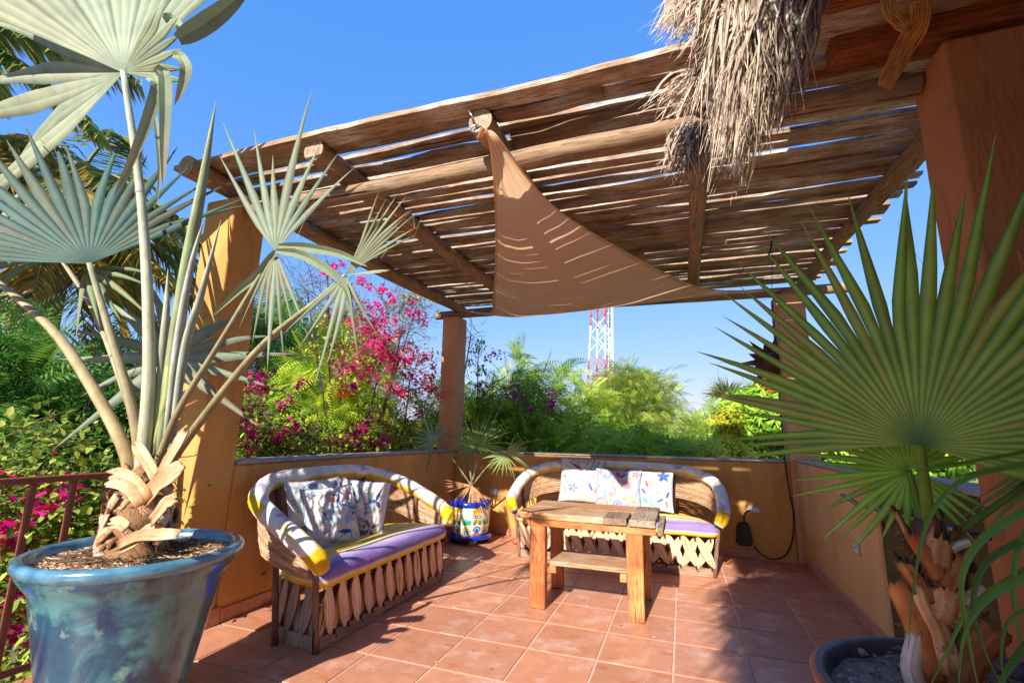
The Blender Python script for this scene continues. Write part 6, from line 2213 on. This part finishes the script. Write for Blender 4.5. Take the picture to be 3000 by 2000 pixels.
ZP = lambda x, y_: (680 + x / 2.45, 720 + y_ / 2.45)
cl = []
for (x, y_, r) in ((650, 140, .10), (800, 120, .05), (930, 230, .09), (985, 298, .06), (1060, 312, .06), (850, 355, .08), (1130, 370, .05), (1165, 400, .04), (775, 440, .08), (710, 490, .07), (785, 495, .05), (940, 455, .12), (1025, 445, .11), (930, 520, .08), (1000, 540, .12),
                   (1060, 535, .09), (850, 540, .07), (1150, 550, .09), (850, 600, .10), (1170, 610, .10), (1210, 630, .06), (965, 637, .07), (1010, 665, .09), (1135, 675, .09), (1235, 695, .12), (1100, 445, .05), (1320, 500, .07), (1345, 530, .09), (1060, 720, .06), (1000, 725, .10),
                   (840, 765, .14), (930, 745, .08), (880, 835, .15), (940, 815, .08), (860, 885, .08), (955, 885, .08), (1120, 780, .12), (1100, 830, .08), (1150, 860, .10), (1215, 820, .11), (1255, 830, .08), (1320, 830, .13), (1335, 790, .08), (1385, 780, .06), (1220, 900, .07),
                   (905, 950, .06), (1130, 990, .05), (1320, 970, .09), (1370, 930, .07), (1410, 1035, .08), (1455, 1060, .07), (1185, 1080, .11), (1210, 1050, .06), (1440, 870, .04), (1280, 410, .03)):
    cl.append((at(*ZP(x, y_), d=6.6 + .5 * sin(x * .7 + y_)), r))
bb = [blob(1010, 920, 6.7, .5, .5), blob(1130, 1000, 6.7, .6, .6), blob(1040, 1080, 6.6, .7, .4), blob(1200, 1120, 6.8, .5, .6), blob(1220, 900, 6.8, .45, .35), blob(1150, 1230, 6.6, .6, .5)]
bougain('bougainvillea', 'tall bare-stemmed bougainvillea with pink clusters against the sky, left of the corner pillar', (-4.2, 5.2, GZ), bb, cl, 301, nleaf=1500, leafcols=['#5f7f3a', '#8a9a4a', '#a3a05a', '#b39a55'], ntw=320, tw=bb + [blob(900, 850, 6.6, .5, .3), blob(960, 800, 6.6, .3, .3), blob(1180, 950, 6.7, .6, .4)])
cl = [(at(*ZP(x, y_), d=5.6 + .3 * sin(x)), r) for (x, y_, r) in ((150, 950, .13), (215, 985, .09), (180, 1310, .12), (240, 1340, .08), (160, 1450, .12), (190, 1500, .10), (130, 1420, .08), (430, 1490, .10), (395, 1345, .09), (480, 1300, .05), (920, 1345, .13), (950, 1275, .07), (880, 1350, .06), (350, 1130, .06),
                                                                          (190, 1145, .05), (1000, 1415, .05), (750, 1380, .04), (920, 1460, .06), (300, 1400, .06), (850, 1010, .06), (1085, 1400, .06), (1320, 1215, .04), (480, 980, .04))]
bougain('bougainvillea', 'lower purple-pink bougainvillea sprawling between the sunlit pillar and the left parapet', (-4.4, 3.4, GZ), [blob(740, 1230, 5.7, .5, .4), blob(760, 1320, 5.6, .6, .3), blob(900, 1320, 5.9, .6, .3)], cl, 302, nleaf=2600, ntw=130, pinks=('#b5127f', '#a01572', '#cf1c86', '#c2204f'))
Y2 = lambda x, y_: (1380 + x / 2.3059, 1000 + y_ / 2.3059)
cl = [(at(*Y2(x, y_), d=7.2), r) for (x, y_, r) in ((140, 105, .09), (55, 285, .08), (305, 360, .11), (535, 400, .11), (530, 440, .08), (390, 465, .03))]
bb = [blob(1400, 1060, 7.1, .25, .35), blob(1420, 1180, 7.1, .4, .4)]
bougain('bougainvillea', 'sparse bougainvillea twigs with a few magenta clusters, right of the corner pillar', (-3.2, 6.9, GZ), bb, cl, 303, nleaf=200, ntw=60, tw=bb + [blob(1380, 980, 7.0, .2, .3), blob(1520, 1170, 7.2, .4, .2)], pinks=('#c4117c', '#d41c8a', '#b0127a'))
X4 = lambda x, y_: (x / 2.85, 1050 + y_ / 2.85)
cl = [(at(*X4(x, y_), d=3.9 + .4 * sin(x * .3)), r) for (x, y_, r) in ((240, 1190, .13), (330, 1150, .10), (190, 1240, .09), (370, 1200, .07), (630, 1150, .08), (60, 1560, .12), (15, 1500, .08), (600, 1140, .05), (10, 1700, .07))] + \
     [(at(*X4(x, y_), d=6.5), r) for (x, y_, r) in ((200, 845, .18), (270, 820, .14), (140, 870, .12), (50, 940, .16), (20, 970, .12), (270, 600, .10), (300, 610, .08), (260, 655, .07), (40, 790, .12), (440, 760, .12), (470, 770, .08), (650, 900, .13), (700, 880, .10), (600, 920, .10), (730, 840, .09), (985, 740, .16), (960, 860, .14), (930, 920, .14), (325, 545, .05), (1000, 800, .12))] + \
     [(at(px, py, d=3.7), r) for (px, py, r) in ((15, 1680, .07), (20, 1820, .11), (55, 1850, .05), (10, 1740, .06), (30, 1600, .08))]
bougain('bougainvillea', 'dense leafy bougainvillea hedge with magenta clusters seen through the steel railing', (-4.6, 1.8, GZ), [blob(120, 1480, 4.1, .6, .45), blob(330, 1500, 4.0, .6, .45), blob(60, 1700, 3.9, .5, .5), blob(300, 1650, 4.1, .7, .4), blob(-60, 1500, 4.0, .6, .6), blob(480, 1480, 4.6, .6, .35), blob(60, 1900, 3.9, .5, .4)], cl, 304,
        nleaf=9000, leafcols=['#5f8036', '#41682b', '#7d9a48', '#9aa65c', '#38542a'], ntw=90, nb=14, pinks=('#c4107c', '#d8208c', '#a8106c', '#e0304f'))
tree('feathery_tree', 'dark feathery tree behind the railing at the far left edge', 'tree', [blob(60, 1130, 6.5, .7, .45), blob(120, 1230, 6.3, .9, .4), blob(-60, 1200, 6.5, .7, .5), blob(330, 1240, 7.0, .8, .4), blob(60, 1300, 6.0, .6, .3)], 'pin', 1500, ['#3f6f36', '#2f5a30', '#6a9440', '#557f38'], 120, size=.42, clump=24, nl=16)
tree('feathery_tree', 'dark green tree half hidden behind the silver palm stalks, left of the pillar', 'tree', [blob(420, 1170, 11, 1.4, .9), blob(330, 1230, 10, 1.2, .6), blob(520, 1230, 10, 1.0, .7)], 'pin', 1500, ['#3f6a34', '#335c30', '#5c8440'], 121, size=.5, clump=24, nl=18)
tree('shrub', 'mixed green shrubs far below the railing, around the yellow house', 'shrub', [blob(150, 1370, 9, 1.8, .5), blob(420, 1380, 9.5, 1.3, .5), blob(-100, 1340, 9, 1.2, .7)], 'leaf', 3800, ['#7fa04a', '#5c8436', '#a3b85c', '#4a7030'], 122, size=.11, clump=50, nl=10)
# ------------------------------------------------------------------ date palm far left
hd = at(165, 640, d=8.6)
dtp = empty('date_palm', (hd[0] + .1, hd[1], GZ), 'large shaggy date palm with arching yellow-tipped fronds behind the silver palm', 'palm')
MB().add(*tube(bez([(hd[0] + .15, hd[1], GZ), (hd[0] + .05, hd[1], -.5), (hd[0], hd[1], hd[2] - .15)], 10), np.linspace(.30, .24, 10), 14)).build('trunk', BARKPALE, dtp, smooth=True)


def date_frond(tip_dir, L_, droop, seed, pale=0.3):
    g = np.random.default_rng(seed)
    d = nz(tip_dir)
    n_ = 30
    P = np.array([hd + d * L_ * t + np.array([0, 0, -droop * L_ * t * t]) for t in np.linspace(0, 1, n_)])
    V, F = tube(P, np.linspace(.035, .006, n_), 5)
    st_ = MB().add(V, F, lin('#a8a15c')).build('frond', PETIOLE, dtp, smooth=True)
    m_ = 150
    t = g.uniform(.08, 1, m_)
    i = np.clip((t * (n_ - 1)).astype(int), 0, n_ - 2)
    base = P[i] + (P[i + 1] - P[i]) * ((t * (n_ - 1)) % 1)[:, None]
    T = nz_rows(P[i + 1] - P[i])
    S = nz_rows(np.cross(T, [0, 0, 1.0]))
    sg = g.choice([-1, 1], m_)[:, None]
    D = nz_rows(T * .65 + S * sg * .85 + np.array([0, 0, -.35]) + g.normal(size=(m_, 3)) * .14)
    ll = L_ * .24 * np.sin(pi * (0.12 + .84 * t)) ** .5 * g.uniform(.8, 1.1, m_)
    Vs, Fs, Cs = [], [], []
    cols = pal(['#5c7a45', '#4a6a3a', '#83955a', '#3f5c38'], m_, g)
    yel = g.random(m_) < pale
    cols[yel] = pal(['#9c8346', '#8a713a', '#857d4a'], int(yel.sum()), g)
    for k_ in range(m_):
        w_ = .022
        a = base[k_]
        b = a + D[k_] * ll[k_] * .55
        c_ = b + (D[k_] * .8 + np.array([0, 0, -.55])) * ll[k_] * .5
        s = nz(np.cross(D[k_], T[k_])) * w_
        o_ = len(Vs)
        Vs += [a - s * .4, a + s * .4, b + s, b - s, c_]
        Fs += [(o_, o_ + 1, o_ + 2, o_ + 3), (o_ + 3, o_ + 2, o_ + 4, o_ + 4)]
        Cs += [cols[k_]] * 4 + [cols[k_] * .6 + lin('#9c8346') * .4]
    Fs = [f if f[2] != f[3] else f[:3] for f in Fs]
    o = MB().add(np.array(Vs), Fs, np.array(Cs)).build('leaflets', LEAF, st_)
    o['kind'] = 'stuff'


g = np.random.default_rng(12)
k_ = 0
for ring, (el, n_, dr, L_) in enumerate(((1.15, 6, .55, 2.3), (.75, 9, .62, 2.4), (.35, 11, .62, 2.3), (-.05, 12, .55, 2.0), (-.5, 12, .45, 1.7))):
    for j in range(n_):
        a = 2 * pi * j / n_ + ring * .4 + g.normal() * .12
        date_frond((cos(a) * cos(el), sin(a) * cos(el), sin(el)), L_ * g.uniform(.85, 1.1), dr * g.uniform(.85, 1.15), 400 + k_, .18 + .16 * ring)
        k_ += 1
# second palm, only its fronds reach into the top left corner
hd = at(-190, 60, d=7.0)
dtp = empty('date_palm', (hd[0], hd[1], GZ), 'palm beyond the left edge whose frond tips reach into the top left corner', 'palm')
MB().add(*tube(bez([(hd[0], hd[1], GZ), hd], 6), .2, 10)).build('trunk', BARKPALE, dtp, smooth=True)
for j, dd in enumerate(((.9, .5, .15), (.95, -.2, .3), (.8, .3, -.25), (.6, .6, .5), (.9, .1, .0), (-.7, .5, .4), (-.6, -.6, .5))):
    date_frond(dd, 1.9, .35, 500 + j, .05)

# ------------------------------------------------------------------ lattice tower
tw_ = empty('lattice_tower', (-9.3, 60, GZ), 'red and white lattice radio tower with a caged ladder in the distance', 'tower')
TYd = 60.0
bl_, br_ = at(1720, 1020, y=TYd), at(1770, 1020, y=TYd)
zt_, zb_ = 25.0, GZ


def leg_at(k, z):
    """tower leg k at height z"""
    zA, zB = 8.6, 17.3
    L = {0: (-11.05, -10.52), 1: (-8.85, -8.72), 2: (-8.45, -8.55), 3: (-10.3, -10.05)}[k]
    t = (z - zA) / (zB - zA)
    yy = {0: 0.0, 1: -0.0, 2: 2.0, 3: 2.0}[k] * 1.0
    return np.array([L[0] + (L[1] - L[0]) * t, TYd + yy, z])


bands = []
z = 10.65 - 1.1375 * 13
lv = []
while z < zt_:
    lv.append(z)
    z += 1.1375
red = lambda z: ((z - 10.65) // 4.55) % 2 != 0
for i in range(len(lv) - 1):
    z0, z1 = lv[i], lv[i + 1]
    m = TWRED if red((z0 + z1) / 2) else TWWHT
    for k in range(4):
        MB().add(*tube([leg_at(k, z0), leg_at(k, z1)], .11, 6)).build('leg_section', m, tw_, smooth=True)
    for (a, b) in ((0, 1), (1, 2), (3, 2)):
        if i % 2 == 0 and i + 2 < len(lv):
            zz0, zz1 = lv[i], lv[i + 2]
            MB().add(*tube([leg_at(a, zz0), leg_at(b, zz1)], .042, 5)).build('brace', m, tw_)
            MB().add(*tube([leg_at(b, zz0), leg_at(a, zz1)], .042, 5)).build('brace', m, tw_)
mb = MB()
for i in range(int((zt_ - zb_) / .5)):
    z = zb_ + i * .5
    c0 = leg_at(1, z) + np.array([.55, 0, 0])
    if i % 4 == 0:
        mb.add(*tube([c0 + .42 * np.array([cos(a), sin(a), 0]) for a in np.linspace(0, 2 * pi, 9)], .03, 4))
    mb.add(*tube([c0 + (-.2, .3, 0), c0 + (.2, .3, 0)], .02, 4))
for dx, dy in ((.42, 0), (-.1, -.4), (.25, .3), (-.2, .3)):
    mb.add(*tube([leg_at(1, zb_) + (.55 + dx, dy, 0), leg_at(1, zt_) + (.55 + dx, dy, 0)], .035, 4))
lad = mb.build('ladder_cage', TWWHT, tw_)
lad['kind'] = 'stuff'

# ------------------------------------------------------------------ houses below
def house(label, px, py, d, wd, dp_, ht, m, roofc=TERRA):
    p = at(px, py, d=d)
    e = empty('house', (p[0], p[1], GZ), label, 'house')
    x, y_, zt2 = p[0], p[1], p[2]
    V, F = bevelbox(x - wd / 2, x + wd / 2, y_, y_ + dp_, GZ, zt2, .02)
    MB().add(V, F).build('wall', m, e)
    V, F = bevelbox(x - wd / 2 - .12, x + wd / 2 + .12, y_ - .12, y_ + dp_ + .12, zt2 + .003, zt2 + .12, .02)
    MB().add(V, F).build('parapet', roofc, e)
    for k_ in range(int(wd // 1.6)):
        x0 = x - wd / 2 + .6 + k_ * 1.6
        V, F = bevelbox(x0, x0 + .7, y_ - .03, y_ - .002, zt2 - 1.9, zt2 - .9, .01)
        f_ = MB().add(V, F).build('window', TWWHT, e)
        V, F = bevelbox(x0 + .07, x0 + .63, y_ - .045, y_ - .032, zt2 - 1.83, zt2 - .97, .005)
        MB().add(V, F).build('pane', GLASSD, f_)
    return e


house('yellow house with a terracotta roof edge, glimpsed between the palm stalks on the left', 345, 1258, 13.5, 3.0, 3.0, 3.0, YELWALL)
house('pale distant house behind the trees at the far left', 20, 1275, 34, 5, 4, 3, TWWHT)
house('low pale building far off between the mesquite and the mango tree', 2000, 1292, 70, 9, 6, 3, YELWALL)
